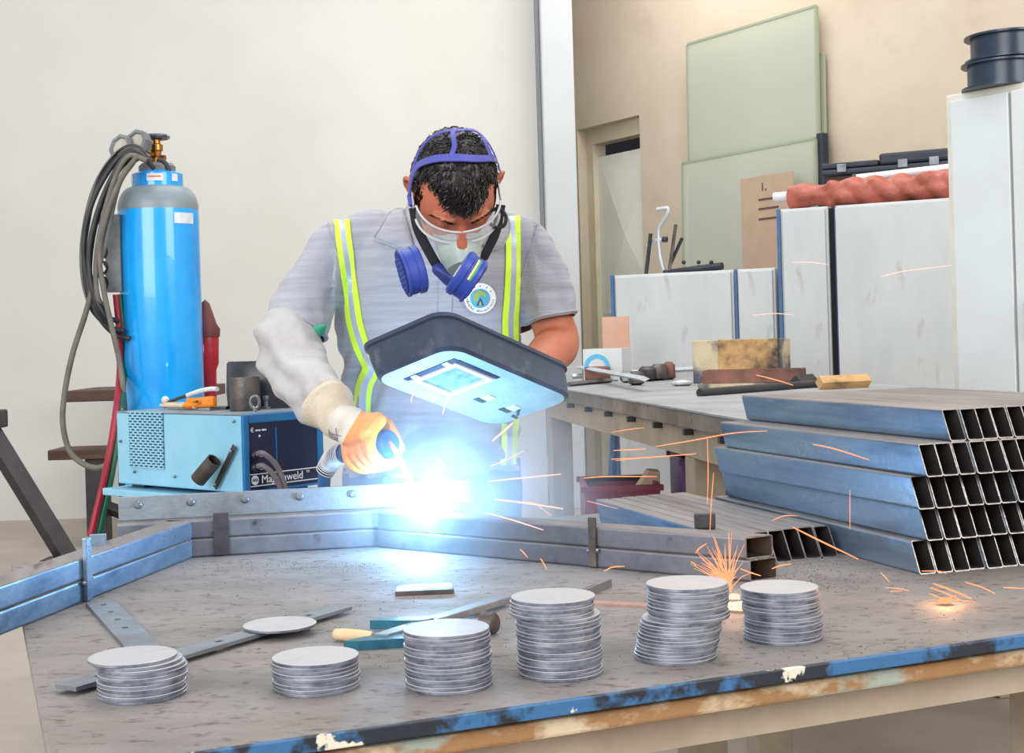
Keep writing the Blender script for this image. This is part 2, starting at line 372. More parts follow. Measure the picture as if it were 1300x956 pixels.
zl = 1.5
zh = 1.8
_a = PZ(985.5, 266, zh); _b = PZ(1203, 251, zh); _d = (_b - _a); _d.z = 0; _d.normalize(); _n = V((-_d.y, _d.x, 0))
a = PZ(775, 350, zl); b = PX(930, 340.5, a, _n); c = PX(983, 338, a, _n); b.z = c.z = zl
cabinet('storage_cabinet', 'low white cabinet nearest the door, with the jacks standing on it', a, b, zl, .5, 'cabinet_white', edge=.03)
cabinet('storage_cabinet', 'low white cabinet below the cardboard sheet', b + (c - b).normalized()*.01, c, zl, .5, 'cabinet_white', edge=.02)
LOWC = (a, b)
zh = 1.8
a = PZ(985.5, 266, zh); b = PZ(1203, 251, zh); dxy = (b - a); Lh = dxy.length
m1 = PX(1050, 262, a, V((-dxy.y, dxy.x, 0)).normalized()); m2 = PX(1059, 262, a, V((-dxy.y, dxy.x, 0)).normalized())
m1.z = zh; m2.z = zh
cabinet('storage_cabinet', 'tall white cabinet beside the low ones, blue edges, dark gap at its right', a, m1, zh, .5, 'cabinet_white', edge=.03)
wc_, wmt, wL = cabinet('storage_cabinet', 'wide white cabinet under the red roll, scuffed front', m2, b + dxy.normalized()*.12, zh, .5, 'cabinet_white', edge=.004)
part('gap_shade', MB().box((-.036, .03, .03), (-.003, .4, zh - .01), mt=wmt), 'void_dark', wc_, label='dark strip as shade in the gap beside the neighbouring cabinet')  # near-black box painted as the shade between the two cabinets
HC = (a, b, dxy.normalized())
# locker
zk = 2.08
a = PZ(1196.5, 121, zk); b = PZ(1300, 103, zk); d2 = (b - a).normalized(); d2 = V((.6, -.8, 0))
mt = frame((a.x, a.y, 0), d2); LK = mt
s_p = PX(1287, 300, V((a.x, a.y, 0)), V((-d2.y, d2.x, 0))); sl = (s_p - V((a.x, a.y, s_p.z))).dot(d2)
t = thing('metal_locker', 'tall white double-door metal locker with two spools on top', 'locker', (a.x + d2.x*.45, a.y + d2.y*.45, 0))
part('body', MB().box((0, .02, .03), (.95, .5, zk), ch=.005, mt=mt), 'locker_cream', t)
part('door', MB().box((.035, -.004, .1), (sl - .006, .024, zk - .03), ch=.004, mt=mt), 'locker_white', t)
dd = part('door', MB().box((sl + .006, -.004, .1), (.92, .024, zk - .03), ch=.004, mt=mt), 'locker_white', t)
part('handle', MB().box((sl + .05, -.03, 1.12), (sl + .09, 0, 1.26), ch=.008, mt=mt), 'black_plastic', dd)
# spools
def spool(cpx, cpy, z, r, h, label, off=0):
    c = PZ(cpx, cpy, z); 
    t = thing('wire_spool', label, 'spool', (c.x, c.y, z), 'spools on the locker')
    part('drum', MB().lathe([(r*.84, .004), (r*.84, h - .004)], 40, mt=Matrix.Translation((c.x, c.y, z))), 'spool_navy', t)
    for q in (0, h - .008):
        part('flange', MB().lathe([(r*.3, q), (r, q), (r, q + .008), (r*.3, q + .008)], 40, mt=Matrix.Translation((c.x, c.y, z))), 'spool_navy', t)
cs = P(1277, 100, (mt @ V((.25, .17, 0))).y)
for k, (z, off, lb) in enumerate(((zk, 0, 'dark blue wire spool standing directly on the white locker'), (zk + .106, .015, 'dark blue wire spool on top of the other spool'))):
    r = .165; h = .1
    c = V((cs.x + off, cs.y, z)); t = thing('wire_spool', lb, 'spool', c)
    T = Matrix.Translation(c)
    part('drum', MB().lathe([(r*.86, .006), (r*.86, h - .004)], 40, mt=T), 'spool_navy', t)
    for q in (0, h - .008): part('flange', MB().lathe([(r*.3, q), (r, q), (r, q + .008), (r*.3, q + .008)], 40, mt=T), 'spool_navy', t)
# red roll over a white tube, on the tall cabinets
hd = HC[2]; hn = V((-hd.y, hd.x, 0))
def H(s, d, z): return V((HC[0].x, HC[0].y, 0)) + hd*s + hn*d + V((0, 0, z))
r0 = .062
tb = thing('wrapped_roll', 'crumpled red-brown roll on a white tube lying on the tall cabinets', 'roll', H(.5, .12, zh))
part('core_tube', MB().tube([H(-.05, .13, zh + .075), H(1.1, .12, zh + .09)], .026, 16), 'tube_white', tb)
mb = MB(); rings = []
nL = 70; seg = 28
for i in range(nL + 1):
    s_ = .03 + .92*i/nL; c = H(s_, .13, zh + .068 + .012*s_)
    ring = []
    for j in range(seg):
        th = 2*PI*j/seg
        w = noise.noise(V((s_*9, math.cos(th)*1.6, math.sin(th)*1.6)))*.02 + .016*abs(math.sin(s_*26 + math.sin(th)*1.5))*(1 if s_ > .25 else .15)
        rr = r0 + w - .004 if 0 < i < nL else r0*.75
        ring.append(c + hn*math.cos(th)*rr + V((0, 0, 1))*math.sin(th)*rr)
    rings.append(ring)
part('wrapping', mb.loft(rings), 'red_wrap', tb)
tb = thing('white_pipe', 'white pipe lying behind the red roll', 'pipe', H(.8, .3, zh))
part('pipe_wall', MB().tube([H(.35, .26, zh + .155), H(1.18, .26, zh + .185)], .022, 14), 'tube_white', tb)
part('end_cap', MB().tube([H(.34, .26, zh + .155), H(.36, .26, zh + .156)], .025, 14), 'case_dark', tb)
part('support_block', MB().box((.4, .2, 0), (.5, .32, .134), mt=frame(H(0, 0, zh), hd)).box((1.0, .2, 0), (1.1, .32, .155), mt=frame(H(0, 0, zh), hd)), 'wood_dark', tb)
mtc = frame(H(0, 0, zh), hd)
tb = thing('tool_case', 'black plastic tool case lying above the red roll by the locker', 'case', H(.72, .4, zh))
part('base', MB().box((.18, .36, .0), (1.0, .48, .185), mt=mtc), 'wood_dark', tb, label='dark plank under the case')
mb = MB().box((.15, .33, .186), (.82, .5, .222), ch=.012, mt=mtc)
part('lower_shell', mb, 'case_dark', tb)
part('lid', MB().box((.46, .33, .224), (.82, .5, .285), ch=.014, mt=mtc).box((.15, .335, .224), (.455, .5, .255), ch=.008, mt=mtc), 'case_dark', tb)
for q in (.24, .56, .72): part('latch', MB().box((q, .318, .2), (q + .05, .334, .245), ch=.004, mt=mtc), 'bar_steel', tb)
# dark post behind glass edge
pp = WP(1045, 190, .1)
solo('black_bar', MB().box((ws(pp) - .02, .08, 0), (ws(pp) + .03, .14, pp.z + .1), ch=.01, mt=wm), 'case_dark', 'black upright bar beside the right edge of the glass', 'bar')

# tools on the low cabinet
la, lb = LOWC; ld = (lb - la).normalized(); ln = V((-ld.y, ld.x, 0))
def Lc(px, py, d): return PX(px, py, V((la.x, la.y, 0)) + ln*d, ln)
def poly(pp, d, r, n=6): return cat_curve([Lc(x, y, d) for x, y in pp], n)
def onz(mb, z=zl): 
    dz = z - min(v.z for v in mb.v)
    for v in mb.v: v.z += dz
    return mb
solo('steel_wedge', onz(MB().tube([Lc(820, 345, .2), Lc(826, 292, .2)], .022, 4, flat=.5)), 'case_dark', 'dark flat bar standing at left on the low cabinet', 'bar')
t = thing('screw_jack', 'screw jack with a pale cranked handle on the low cabinet', 'jack', Lc(842, 345, .25))
part('crank_handle', MB().tube(poly([(834, 266), (848, 265), (846, 275), (838, 287), (836, 300), (838, 325), (843, 344)], .22, .01), .0125, 8), 'silver_bar', t)
part('side_arm', MB().tube(poly([(822, 313), (830, 306), (844, 304)], .22, .01), .012, 8), 'silver_bar', t)
part('tip', MB().tube([Lc(841, 304, .22), Lc(847, 304, .22)], .016, 8), 'case_dark', t)
t = thing('scissor_jack', 'dark scissor jack with two raised arms beside the cranked handle', 'jack', Lc(860, 345, .2))
part('upright', MB().tube([Lc(850, 342, .2), Lc(858, 285, .2)], .02, 6, flat=.5), 'raw_iron', t)
part('strut', MB().tube([Lc(850, 338, .24), Lc(866, 302, .24)], .018, 6, flat=.5), 'case_dark', t)
part('foot_plate', onz(MB().tube([Lc(843, 343, .2), Lc(872, 343, .2)], .02, 6, flat=.5)), 'case_dark', t)
t = thing('tool_tray', 'long black tray with small knobs lying on the low cabinet', 'tray', Lc(895, 343, .2))
mb = MB().tube([Lc(852, 343, .2), Lc(886, 341, .2), Lc(917, 337, .2)], [.012, .03, .03], 8, flat=.7)
part('body', onz(mb), 'case_dark', t)
for q in (868, 887, 903): part('knob', MB().ball(Lc(q, 333, .2), .012), 'case_dark', t)

# ------------------------------------------------------------------ second work table (right, behind)
zt2 = .95
e0 = PZ(730, 496, zt2); e1 = PZ(930, 530, zt2); ed = (e1 - e0).normalized(); en = V((-ed.y, ed.x, 0))
A0 = e0 - ed*.9; A1 = e1 + ed*.15; Lt = (A1 - A0).length
mt = frame((A0.x, A0.y, 0), ed); T2 = mt              # local x toward camera, y to the right
t = thing('work_table', 'beige framed steel work table in the background, right of the person', 'table', mt @ V((Lt/2, .6, 0)))
part('tabletop', MB().box((0, 0, zt2 - .006), (Lt, 1.15, zt2), mt=mt), 'table_top_plate', t)
part('edge_beam', MB().box((0, .004, zt2 - .058), (Lt, .06, zt2 - .006), ch=.004, mt=mt).box((0, 1.09, zt2 - .058), (Lt, 1.15, zt2 - .006), mt=mt).box((0, .06, zt2 - .058), (.06, 1.09, zt2 - .006), mt=mt).box((Lt - .06, .06, zt2 - .058), (Lt, 1.09, zt2 - .006), mt=mt), 'table_slab', t, label='dark rusty edge beam')
part('apron', MB().box((.05, .03, zt2 - .15), (Lt - .05, .1, zt2 - .058), mt=mt).box((.05, 1.05, zt2 - .15), (Lt - .05, 1.12, zt2 - .058), mt=mt), 'table_frame', t)
lx = (PX(862, 560, e0, en) - A0).dot(ed)
for x_ in (.12, lx, Lt - .16):
    for y_ in (.03, 1.0): part('leg', MB().box((x_ - .05, y_, 0), (x_ + .05, y_ + .1, zt2 - .15), ch=.006, mt=mt), 'table_frame', t)
for k in range(8): part('bolt', MB().box((.35 + k*.36, .0, zt2 - .08), (.37 + k*.36, .03, zt2 - .061), mt=mt), 'iron_black', t)
def T(px, py, dz=0): return PZ(px, py, zt2 + dz)
def bar(name, p, q, r, m, label, cat, seg=4, lift=0, flat=1.0, z0=None):
    mb = MB().tube([p, q], r, seg, smooth=seg > 6, flat=flat)
    return solo(name, onz(mb, z0) if z0 is not None else mb, m, label, cat)
# wooden block with stencil smears, steel ring tray, plank, round bars
def tblock(pxl, pyl, pxc, pxr, pyr, h, name, m1, m2, label, cat, z0=zt2, hollow=False):
    a_ = PZ(pxl, pyl, z0); b_ = PZ(pxc, pyl + 2, z0); n_ = (b_ - a_); n_.z = 0; n_.normalize(); q = V((-n_.y, n_.x, 0)); q = q if q.y > 0 else -q
    return a_, b_
a_ = T(880, 487); b_ = T(913, 489)
x_ = V((.86, -.5, 0)).normalized(); mtb = frame((a_.x, a_.y, zt2), x_)
wb = (PX(988, 470, a_, V((-x_.y, x_.x, 0))) - a_).dot(x_)
hb = PX(882, 432, a_, V((-x_.y, x_.x, 0))).z - zt2
wsd = (PX(913, 470, a_, V((-x_.y, x_.x, 0))) - a_).dot(x_)
t = thing('wooden_block', 'smudged wooden block on the background table, taller than the rusty tray', 'block', (a_.x + x_.x*wb/2, a_.y + x_.y*wb/2, zt2))
part('front_board', MB().box((wsd, -.005, 0), (wb, .02, hb), ch=.003, mt=mtb), 'wood_block', t)
part('body', MB().box((0, .0, 0), (wsd, .16, hb - .002), ch=.004, mt=mtb).box((wsd, .02, 0), (wb, .16, hb - .004), mt=mtb), 'wood_block_end', t, label='pale smudged end of the block')
pc = T(893, 493); mtr = frame((pc.x, pc.y, zt2 + .02), V((.95, -.3, 0)))
solo('wood_plank', MB().box((-.02, -.02, -.02), (.5, .1, -.001), ch=.003, mt=mtr), 'wood_block_end', 'thin pale plank under the rusty steel tray', 'plank')
t = thing('steel_tray', 'open rusty steel tray on the plank before the wooden block', 'tray', mtr @ V((.2, .08, 0)))
wt = .40; mb = MB()
part('wall', MB().box((0, -.02, 0), (wt, -.012, .052), mt=mtr).box((0, .1, 0), (wt, .108, .052), mt=mtr).box((0, -.012, 0), (.008, .1, .052), mt=mtr).box((wt - .008, -.012, 0), (wt, .1, .052), mt=mtr), 'rust_block', t)
part('bottom', MB().box((.008, -.012, 0), (wt - .008, .1, .006), mt=mtr), 'rust_block', t)
bar('steel_bar', T(888, 499, .012), T(1060, 486, .012), .016, 'iron_black', 'long black round bar at the front of the background table', 'bar', 10)
t = bar('scrap_steel', T(1010, 486, .02), T(1032, 484, .02), .03, 'iron_black', 'dark scrap steel at the right of the rusty tray', 'scrap', 4)
solo('wood_offcut', onz(MB().tube([T(1040, 488, .02), T(1102, 485, .02)], .026, 4), zt2), 'wood_block', 'wood offcut on the background table left of the wide cabinet', 'offcut')
bar('steel_bar', T(726, 478, .015), T(880, 468.5, .03), .022, 'silver_bar', 'long pale flat bar reaching the wooden block', 'bar', 4, flat=.6)
bar('steel_bar', T(735, 466, .06), T(818, 481, .05), .022, 'silver_bar', 'pale flat bar crossing over the long bar in front of the white box', 'bar', 4, flat=.5)
bar('steel_bar', T(722, 488, .01), T(775, 483, .01), .016, 'raw_iron', 'grey bar at the front left of the background table', 'bar', 4, flat=.7)
for k, (x, y, r) in enumerate(((796, 486, .03), (808, 489, .035), (822, 484, .04), (836, 483, .04), (850, 482, .032))):
    c = T(x, y); mb = MB().lathe([(r*.5, 0), (r, .01), (r, .04 + .008*k), (r*.6, .055 + .008*k)], 10, mt=axisz((c.x, c.y, zt2), (0, 0, 1)))
    for v in mb.v: v += V((noise.noise(v*30), noise.noise(v*31 + V((5, 0, 0))), 0))*.012
    solo('metal_fitting', mb, ['bolt_steel', 'raw_iron', 'dark_steel', 'raw_iron', 'rust_block'][k],
         ['small shiny fitting on the background table, leftmost of the fittings', 'round dark fitting beside the shiny one', 'grey fitting in the middle of the row of fittings', 'tall grey fitting right of the middle one', 'rusty fitting nearest the wooden block'][k], 'fitting', 'fittings on the background table')
c = T(866, 490)
solo('crumpled_scrap', MB().ball((c.x, c.y, zt2 + .012), (.05, .03, .014), seg=10), 'silver_bar', 'small pale scrap lying alone before the wooden block', 'scrap')
# white box with the blue ring, open flap
bp = T(741, 483); bx = V((.93, -.36, 0)); mtx = frame((bp.x, bp.y, zt2), bx)
wbx = (PX(790, 470, bp, V((-bx.y, bx.x, 0))) - bp).dot(bx); hbx = PX(760, 443, bp, V((-bx.y, bx.x, 0))).z - zt2
t = thing('cardboard_box', 'open white cardboard box with a blue ring mark and raised flap', 'box', mtx @ V((wbx/2, .1, 0)))
mb = MB().box((0, 0, 0), (wbx, .006, hbx), mt=mtx).box((0, .006, 0), (.006, .16, hbx), mt=mtx).box((wbx - .006, .006, 0), (wbx, .16, hbx), mt=mtx).box((0, .16, 0), (wbx, .166, hbx), mt=mtx)
part('body', mb, 'locker_white', t)
fz = PX(770, 402, bp, V((-bx.y, bx.x, 0))).z - zt2
part('flap', MB().box((wbx*.27, .162, hbx), (wbx*.97, .168, fz), mt=mtx), 'cardboard_pink', t, label='plain brown back flap')
mb = MB(); R1, R2 = .068, .047; cxl = wbx*.36; czl = hbx*.40
fr = mtx @ Matrix(((1, 0, 0, cxl), (0, 0, -1, -.001), (0, 1, 0, czl), (0, 0, 0, 1)))
vs = []; n_ = 30
for i in range(n_ + 1):
    a__ = -.25 + (PI + .5)*i/n_
    for r in (R1, R2): vs.append((r*math.cos(a__), max(r*math.sin(a__), -czl + .003), .0015))
part('ring_mark', mb.add(vs, [[2*i, 2*i + 2, 2*i + 3, 2*i + 1] for i in range(n_)], mt=fr), 'logo_blue', t)
solo('leather_offcut', MB().box((.02, -.05, .0), (.15, -.02, .07), ch=.01, mt=mtx), 'rust_block', 'brown scrap leaning before the white box', 'scrap')
# crates under/behind
cp = PZ(820, 640, .3)
def crate(px0, px1, pyt, Y, zb, h, dep, m, label, yaw=0):
    a_ = P(px0, pyt, Y); b_ = P(px1, pyt, Y); x__ = V((math.cos(yaw), math.sin(yaw), 0)); L = (b_.x - a_.x)/x__.x; zt_ = a_.z
    mt_ = frame((a_.x, a_.y, 0), x__); t = thing('plastic_crate', label, 'crate', mt_ @ V((L/2, dep/2, zb)))
    w = .012; z0 = zb
    mb = MB().box((0, 0, z0), (L, w, zt_), mt=mt_).box((0, dep - w, z0), (L, dep, zt_), mt=mt_).box((0, w, z0), (w, dep - w, zt_), mt=mt_).box((L - w, w, z0), (L, dep - w, zt_), mt=mt_).box((w, w, z0), (L - w, dep - w, z0 + w), mt=mt_)
    part('wall', mb, m, t)
    part('rim', MB().box((-.012, -.012, zt_ - .02), (L + .012, w, zt_), mt=mt_).box((-.012, dep - w, zt_ - .02), (L + .012, dep + .012, zt_), mt=mt_), m, t)
    mb = MB(); k = int(L/.045)
    for i in range(1, k): mb.box((i*L/k - .004, -.008, z0 + .02), (i*L/k + .004, 0, zt_ - .03), mt=mt_)
    part('rib', mb, m, t)
    return t
crate(742, 838, 618, 5.0, 0, .3, .36, 'crate_maroon', 'maroon ribbed plastic crate on the floor under the background table')
crate(866, 935, 584, 5.0, 0, .3, .4, 'crate_purple', 'purple crate behind the beige table leg')
solo('sack', MB().loft([[P(x, y, 5.15) + V((0, .1*s_, 0)) for x, y in ((808, 622), (824, 598), (838, 599), (838, 660), (812, 660))] for s_ in (0, 1)], smooth=False), 'cardboard', 'pale folded sack standing in the maroon crate', 'sack')
solo('blue_pipe', MB().tube([V((P(762, 640, 6).x, 6, 0)), P(781, 545, 6)], .018, 8), 'cabinet_blue_edge', 'thin blue pipe leaning under the background table', 'pipe')
solo('blue_canister', MB().lathe([(.0, 0), (.07, 0), (.07, .35), (.05, .4), (0, .4)], 20, mt=Matrix.Translation((P(757, 600, 6.2).x, 6.2, 0))), 'cabinet_blue_edge', 'blue canister on the floor under the background table', 'canister')

# ------------------------------------------------------------------ picnic style table and leaning iron at the far left
Yp = 8.4
t = thing('picnic_bench', 'dark wooden bench table with black iron legs near the white wall', 'bench', (-2.7, Yp, 0))
def bx3(x0, x1, z0, z1, y0, y1, ch=.006): return MB().box((x0, y0, z0), (x1, y1, z1), ch=ch)
zs = P(90, 571, Yp).z; zq = P(110, 503, Yp).z
part('seat', bx3(P(60, 571, Yp).x, P(250, 571, Yp).x, zs - .06, zs, Yp, Yp + .3), 'wood_dark', t)
part('tabletop', bx3(P(84, 505, Yp + .5).x, P(260, 505, Yp + .5).x, zq - .05, zq + .02, Yp + .45, Yp + 1.15), 'wood_dark', t)
x_ = P(118, 620, Yp).x
part('leg', bx3(x_ - .06, x_ + .06, 0, zs - .06, Yp + .05, Yp + .17), 'iron_black', t)
part('leg', bx3(x_ - .06, x_ + .06, 0, zq - .05, Yp + .75, Yp + .87), 'iron_black', t)
part('brace', MB().tube([V((x_, Yp + .1, .25)), V((x_ + .5, Yp + .2, .03))], .04, 4), 'iron_black', t)
Yq = 7.6
t = thing('iron_trestle', 'black iron beam slanting down to the floor at the far left', 'trestle', (P(85, 690, Yq).x, Yq, 0))
p0 = P(-30, 520, Yq); p1 = V((P(88, 700, Yq).x, Yq, .05))
part('beam', MB().tube([p0, p1], .062, 4, smooth=False), 'iron_black', t)
part('foot', MB().box((p1.x - .14, Yq - .08, 0), (p1.x + .12, Yq + .08, .07), ch=.01), 'iron_black', t)
part('top_joint', MB().box((p0.x - .1, Yq - .06, p0.z - .1), (P(6, 540, Yq).x, Yq + .06, P(4, 520, Yq).z), ch=.01), 'iron_black', t)
# ------------------------------------------------------------------ main work bench
ZT = .80
a = PZ(880, 866, ZT); b = PZ(1300, 806, ZT); bu = (b - a); bu.z = 0; bu.normalize()
c = PZ(30, 797, ZT); d = PZ(43, 866, ZT); bw = (c - d); bw.z = 0; bw.normalize()
bwp = V((-bu.y, bu.x, 0))
# corner: a + s*bu = d + t*bw
det = bu.x*(-bw.y) + bw.x*bu.y
s_ = ((d.x - a.x)*(-bw.y) + bw.x*(d.y - a.y))/det
K = a + bu*s_; K.z = 0
BD = (PZ(2, 717, ZT) - K).dot(bwp); BL = 2.75
mt = frame(K, bu); BM = mt
t = thing('work_bench', 'large stained steel work bench in front, with the discs, tubes and welded frame on it', 'table', mt @ V((BL/2, BD/2, 0)))
skew = (bw.dot(bu))/(bw.dot(bwp))
def bb(lo, hi, ch=0):
    m_ = MB().box(lo, hi, ch=ch)
    for v in m_.v: v.x += skew*v.y*max(0, 1 - v.x/BL)
    m_.v = [mt @ v for v in m_.v]; return m_
def grid_top():
    m_ = MB(); nx, ny = 2, 2
    return bb((.0, .004, ZT - .012), (BL, BD, ZT), .001)
part('tabletop', grid_top(), 'bench_steel', t)
part('edge_strip', bb((0, -.004, ZT - .015), (BL, .0038, ZT + .001), .0015), 'blue_paint_edge', t, label='front edge with chipped blue and black paint')
part('wooden_rail', bb((.02, .012, ZT - .042), (BL, .05, ZT - .0215), .004), 'peeling_wood', t, label='worn wooden rail under the edge')
part('frame_beam', bb((.02, .06, ZT - .09), (BL, .12, ZT - .0125)).box((0, 0, 0), (0, 0, 0)) if False else bb((.02, .06, ZT - .09), (BL, .12, ZT - .0125)), 'table_frame', t)
part('frame_beam', bb((.02, BD - .08, ZT - .09), (BL, BD - .02, ZT - .0125)), 'table_frame', t)
for x_ in (.12, BL/2, BL - .15):
    for y_ in (.2, BD - .16): part('leg', bb((x_ - .04, y_ - .04, 0), (x_ + .04, y_ + .04, ZT - .0125), .004), 'table_frame', t)

# ------------------------------------------------------------------ mitred rectangular tubes
ta = math.radians(17.5); tu = V((math.cos(ta), math.sin(ta), 0)); tb_ = V((-math.sin(ta), math.cos(ta), 0))
def tube_mesh(L, w, h, wall, shear0, shear1, rad=.004, skewx=0):
    def rr(x0, x1, z0, z1, r):
        out = []
        for cx, cz, a0 in ((x1 - r, z1 - r, 0), (x0 + r, z1 - r, 90), (x0 + r, z0 + r, 180), (x1 - r, z0 + r, 270)):
            for k in range(4): q = math.radians(a0 + 30*k); out.append((cx + r*math.cos(q), cz + r*math.sin(q)))
        return out
    o = rr(0, w, 0, h, rad); i = rr(wall, w - wall, wall, h - wall, rad*.5); n = len(o)
    mb = MB()
    y0 = lambda x, z: z*shear0 + x*skewx; y1 = lambda x, z: L + z*shear1 + x*skewx
    oa = [V((x, y0(x, z), z)) for x, z in o]; ob = [V((x, y1(x, z), z)) for x, z in o]
    ia = [V((x, y0(x, z), z)) for x, z in i]; ib = [V((x, y1(x, z), z)) for x, z in i]
    mb.loft([oa, ob], 0, False, caps=False)
    for q in range(n):
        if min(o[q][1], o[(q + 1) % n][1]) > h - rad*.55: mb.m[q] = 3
    mb.loft([ia, ib], 2, False, caps=False)
    mb.loft([oa, ia], 1, False, caps=False); mb.loft([ob, ib], 1, False, caps=False)
    return mb
TW, TH = .0302, .0504
def tube_me(name, *a, mats=('steel_tube_arc_tint', 'cut_edge', 'tube_inside', 'tube_top'), **k):
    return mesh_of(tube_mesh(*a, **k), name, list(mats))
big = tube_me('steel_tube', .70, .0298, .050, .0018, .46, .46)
uo = [1.253, 1.271, 1.254, 1.265, 1.329]; bo = [1.912, 1.916, 1.911, 1.903, 1.932]
nn = [15, 15, 15, 15, 14]
rown = ['bottom row', 'second row from the bottom', 'middle row', 'second row from the top', 'top row']
for r in range(5):
    for k in range(nn[r]):
        j = random.uniform(-.004, .004) if k else 0
        if r == 1: j += .0
        o = bpy.data.objects.new('steel_tube', big); C.objects.link(o)
        o.location = tu*(uo[r] + .0302*k) + tb_*(bo[r] + j) + V((0, 0, ZT + .0503*r)); o.rotation_euler = (0, 0, ta)
        if k == 0: lb = 'outermost blue-lit steel tube of the %s, big stack' % rown[r]
        else: lb = 'open-ended steel tube inside the %s of the big stack' % rown[r]
        tag(o, lb, 'steel tube', 'steel tubes in the %s of the big stack' % rown[r])
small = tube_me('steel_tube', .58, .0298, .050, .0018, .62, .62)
q0 = V((.345, 2.33, 0))
U0, B0 = q0.dot(tu), q0.dot(tb_)
for k in range(7):
    o = bpy.data.objects.new('steel_tube', small); C.objects.link(o)
    o.location = tu*(U0 - .008 + .0302*k) + tb_*(B0 - .02 + .004*k + random.uniform(-.005, .005)) + V((0, 0, ZT)); o.rotation_euler = (0, 0, ta)
    tag(o, 'leftmost steel tube of the low single layer between frame and big stack' if k == 0 else ('rightmost steel tube of the low single layer, against the big stack' if k == 6 else 'grey steel tube inside the low single layer beside the big stack'),
        'steel tube', 'steel tubes of the low single layer')
cp = PZ(895, 671, ZT + .0505)
solo('steel_tab', MB().box((-.018, -.006, 0), (.018, .006, .026), ch=.002, mt=frame((cp.x, cp.y, ZT + .0505), V((1, -.1, 0)))), 'dark_steel', 'small dark steel tab standing on the low layer of tubes', 'tab')

# ------------------------------------------------------------------ the frame being welded
FH = .034; FW = .05
fr = thing('welded_frame', 'half-octagon frame of stacked steel tubes being welded on the bench', 'frame', (-.27, 2.66, ZT))
n0 = PZ(245, 708, ZT); n1 = PZ(485, 694, ZT); md = (n1 - n0); md.z = 0; md.normalize()
r0_ = PZ(604, 707, ZT); r1_ = PZ(952, 739, ZT); rd = (r1_ - r0_); rd.z = 0; rdl = rd.length; rd.normalize()
l1_ = PZ(0, 808, ZT); ldv = (l1_ - n0); ldv.z = 0; ldl = ldv.length; ldv.normalize()
def seg_tube(o, dr, L, z, mats=('mill_steel', 'cut_edge', 'tube_inside', 'tube_top'), w=FW, h=FH, side=1, s0=0, s1=0, rad=.004, name='tube'):
    """o: front bottom start, dr: direction of length, extends back (left-hand normal*side)"""
    me_mb = tube_mesh(L, w, h, .0022, 0, 0, rad=rad)
    y = V((dr.x, dr.y, 0)); x = V((-dr.y, dr.x, 0))*side
    m_ = Matrix(((x.x, y.x, 0, o.x), (x.y, y.y, 0, o.y), (0, 0, 1, z), (0, 0, 0, 1)))
    for v in me_mb.v:
        v.y += (v.x*s0)*(1 - v.y/L) + (v.x*s1)*(v.y/L)
    me_mb.v = [m_ @ v for v in me_mb.v]
    return part(name, me_mb, list(mats), fr)
# mid run: from behind the left arm to the corner
mx0 = PX(149, 680, n0, V((-md.y, md.x, 0))); mx0.z = 0; Lm = (V((n1.x, n1.y, 0)) - mx0).dot(md)
for k in (0, 1): seg_tube(mx0, md, Lm, ZT + k*FH, s1=.35)
# right run
cpt = V((n1.x, n1.y, 0)) + md*.002
# line intersection of right arm line with corner
rs = r0_ - rd*((V((r0_.x, r0_.y, 0)) - cpt).dot(rd)); rs.z = 0
perp = V((-rd.y, rd.x, 0))
rs = rs + rd*.004
Lr = (V((r1_.x, r1_.y, 0)) - rs).dot(rd)
seg_tube(rs, rd, Lr, ZT, s0=-.35, s1=.42); seg_tube(rs, rd, Lr - .006, ZT + FH, s0=-.35, s1=.42)
# left run, butting against the mid run
LL = ldl + .10
nrm = V((-ldv.y, ldv.x, 0))          # left normal of the direction toward the camera
ls = V((n0.x, n0.y, 0)) + ldv*.002
for k in (0, 1): seg_tube(ls, ldv, LL, ZT + k*FH, mats=('steel_tube_arc_tint', 'cut_edge', 'tube_inside', 'tube_top'), side=-1, s0=-.15 if k < 2 else 0)
# flat bar with bolts standing on the back edge of the mid run
mn = V((-md.y, md.x, 0)); fs = mx0 + mn*.042 + md*(-.0)
fe = PX(598, 620, fs, mn); Lf = (fe - fs).dot(md); zb = ZT + 2*FH + .0005; zh_ = .044
mf = frame((fs.x, fs.y, zb), md)
fb = part('flat_bar', MB().box((0, 0, 0), (Lf, .005, zh_), ch=.001, mt=mf), 'bar_steel', fr, label='flat bar with a row of bolts')
for px_ in (175, 242, 311, 380, 447, 515, 571):
    p = PX(px_, 645 - (px_ - 148)*.06, fs, mn); sx = (p - fs).dot(md)
    if px_ in (311, 380, 447, 571, 515): c_ = 'bolt_steel'
    else: c_ = 'bolt_steel'
    mb = MB().lathe([(.0, 0), (.0075, 0), (.0075, .004), (.005, .0065), (0, .0068)], 14, mt=mf @ Matrix.Translation((sx, 0, zh_*.66)) @ Matrix.Rotation(PI/2, 4, 'X'))
    part('bolt', mb, c_, fb)
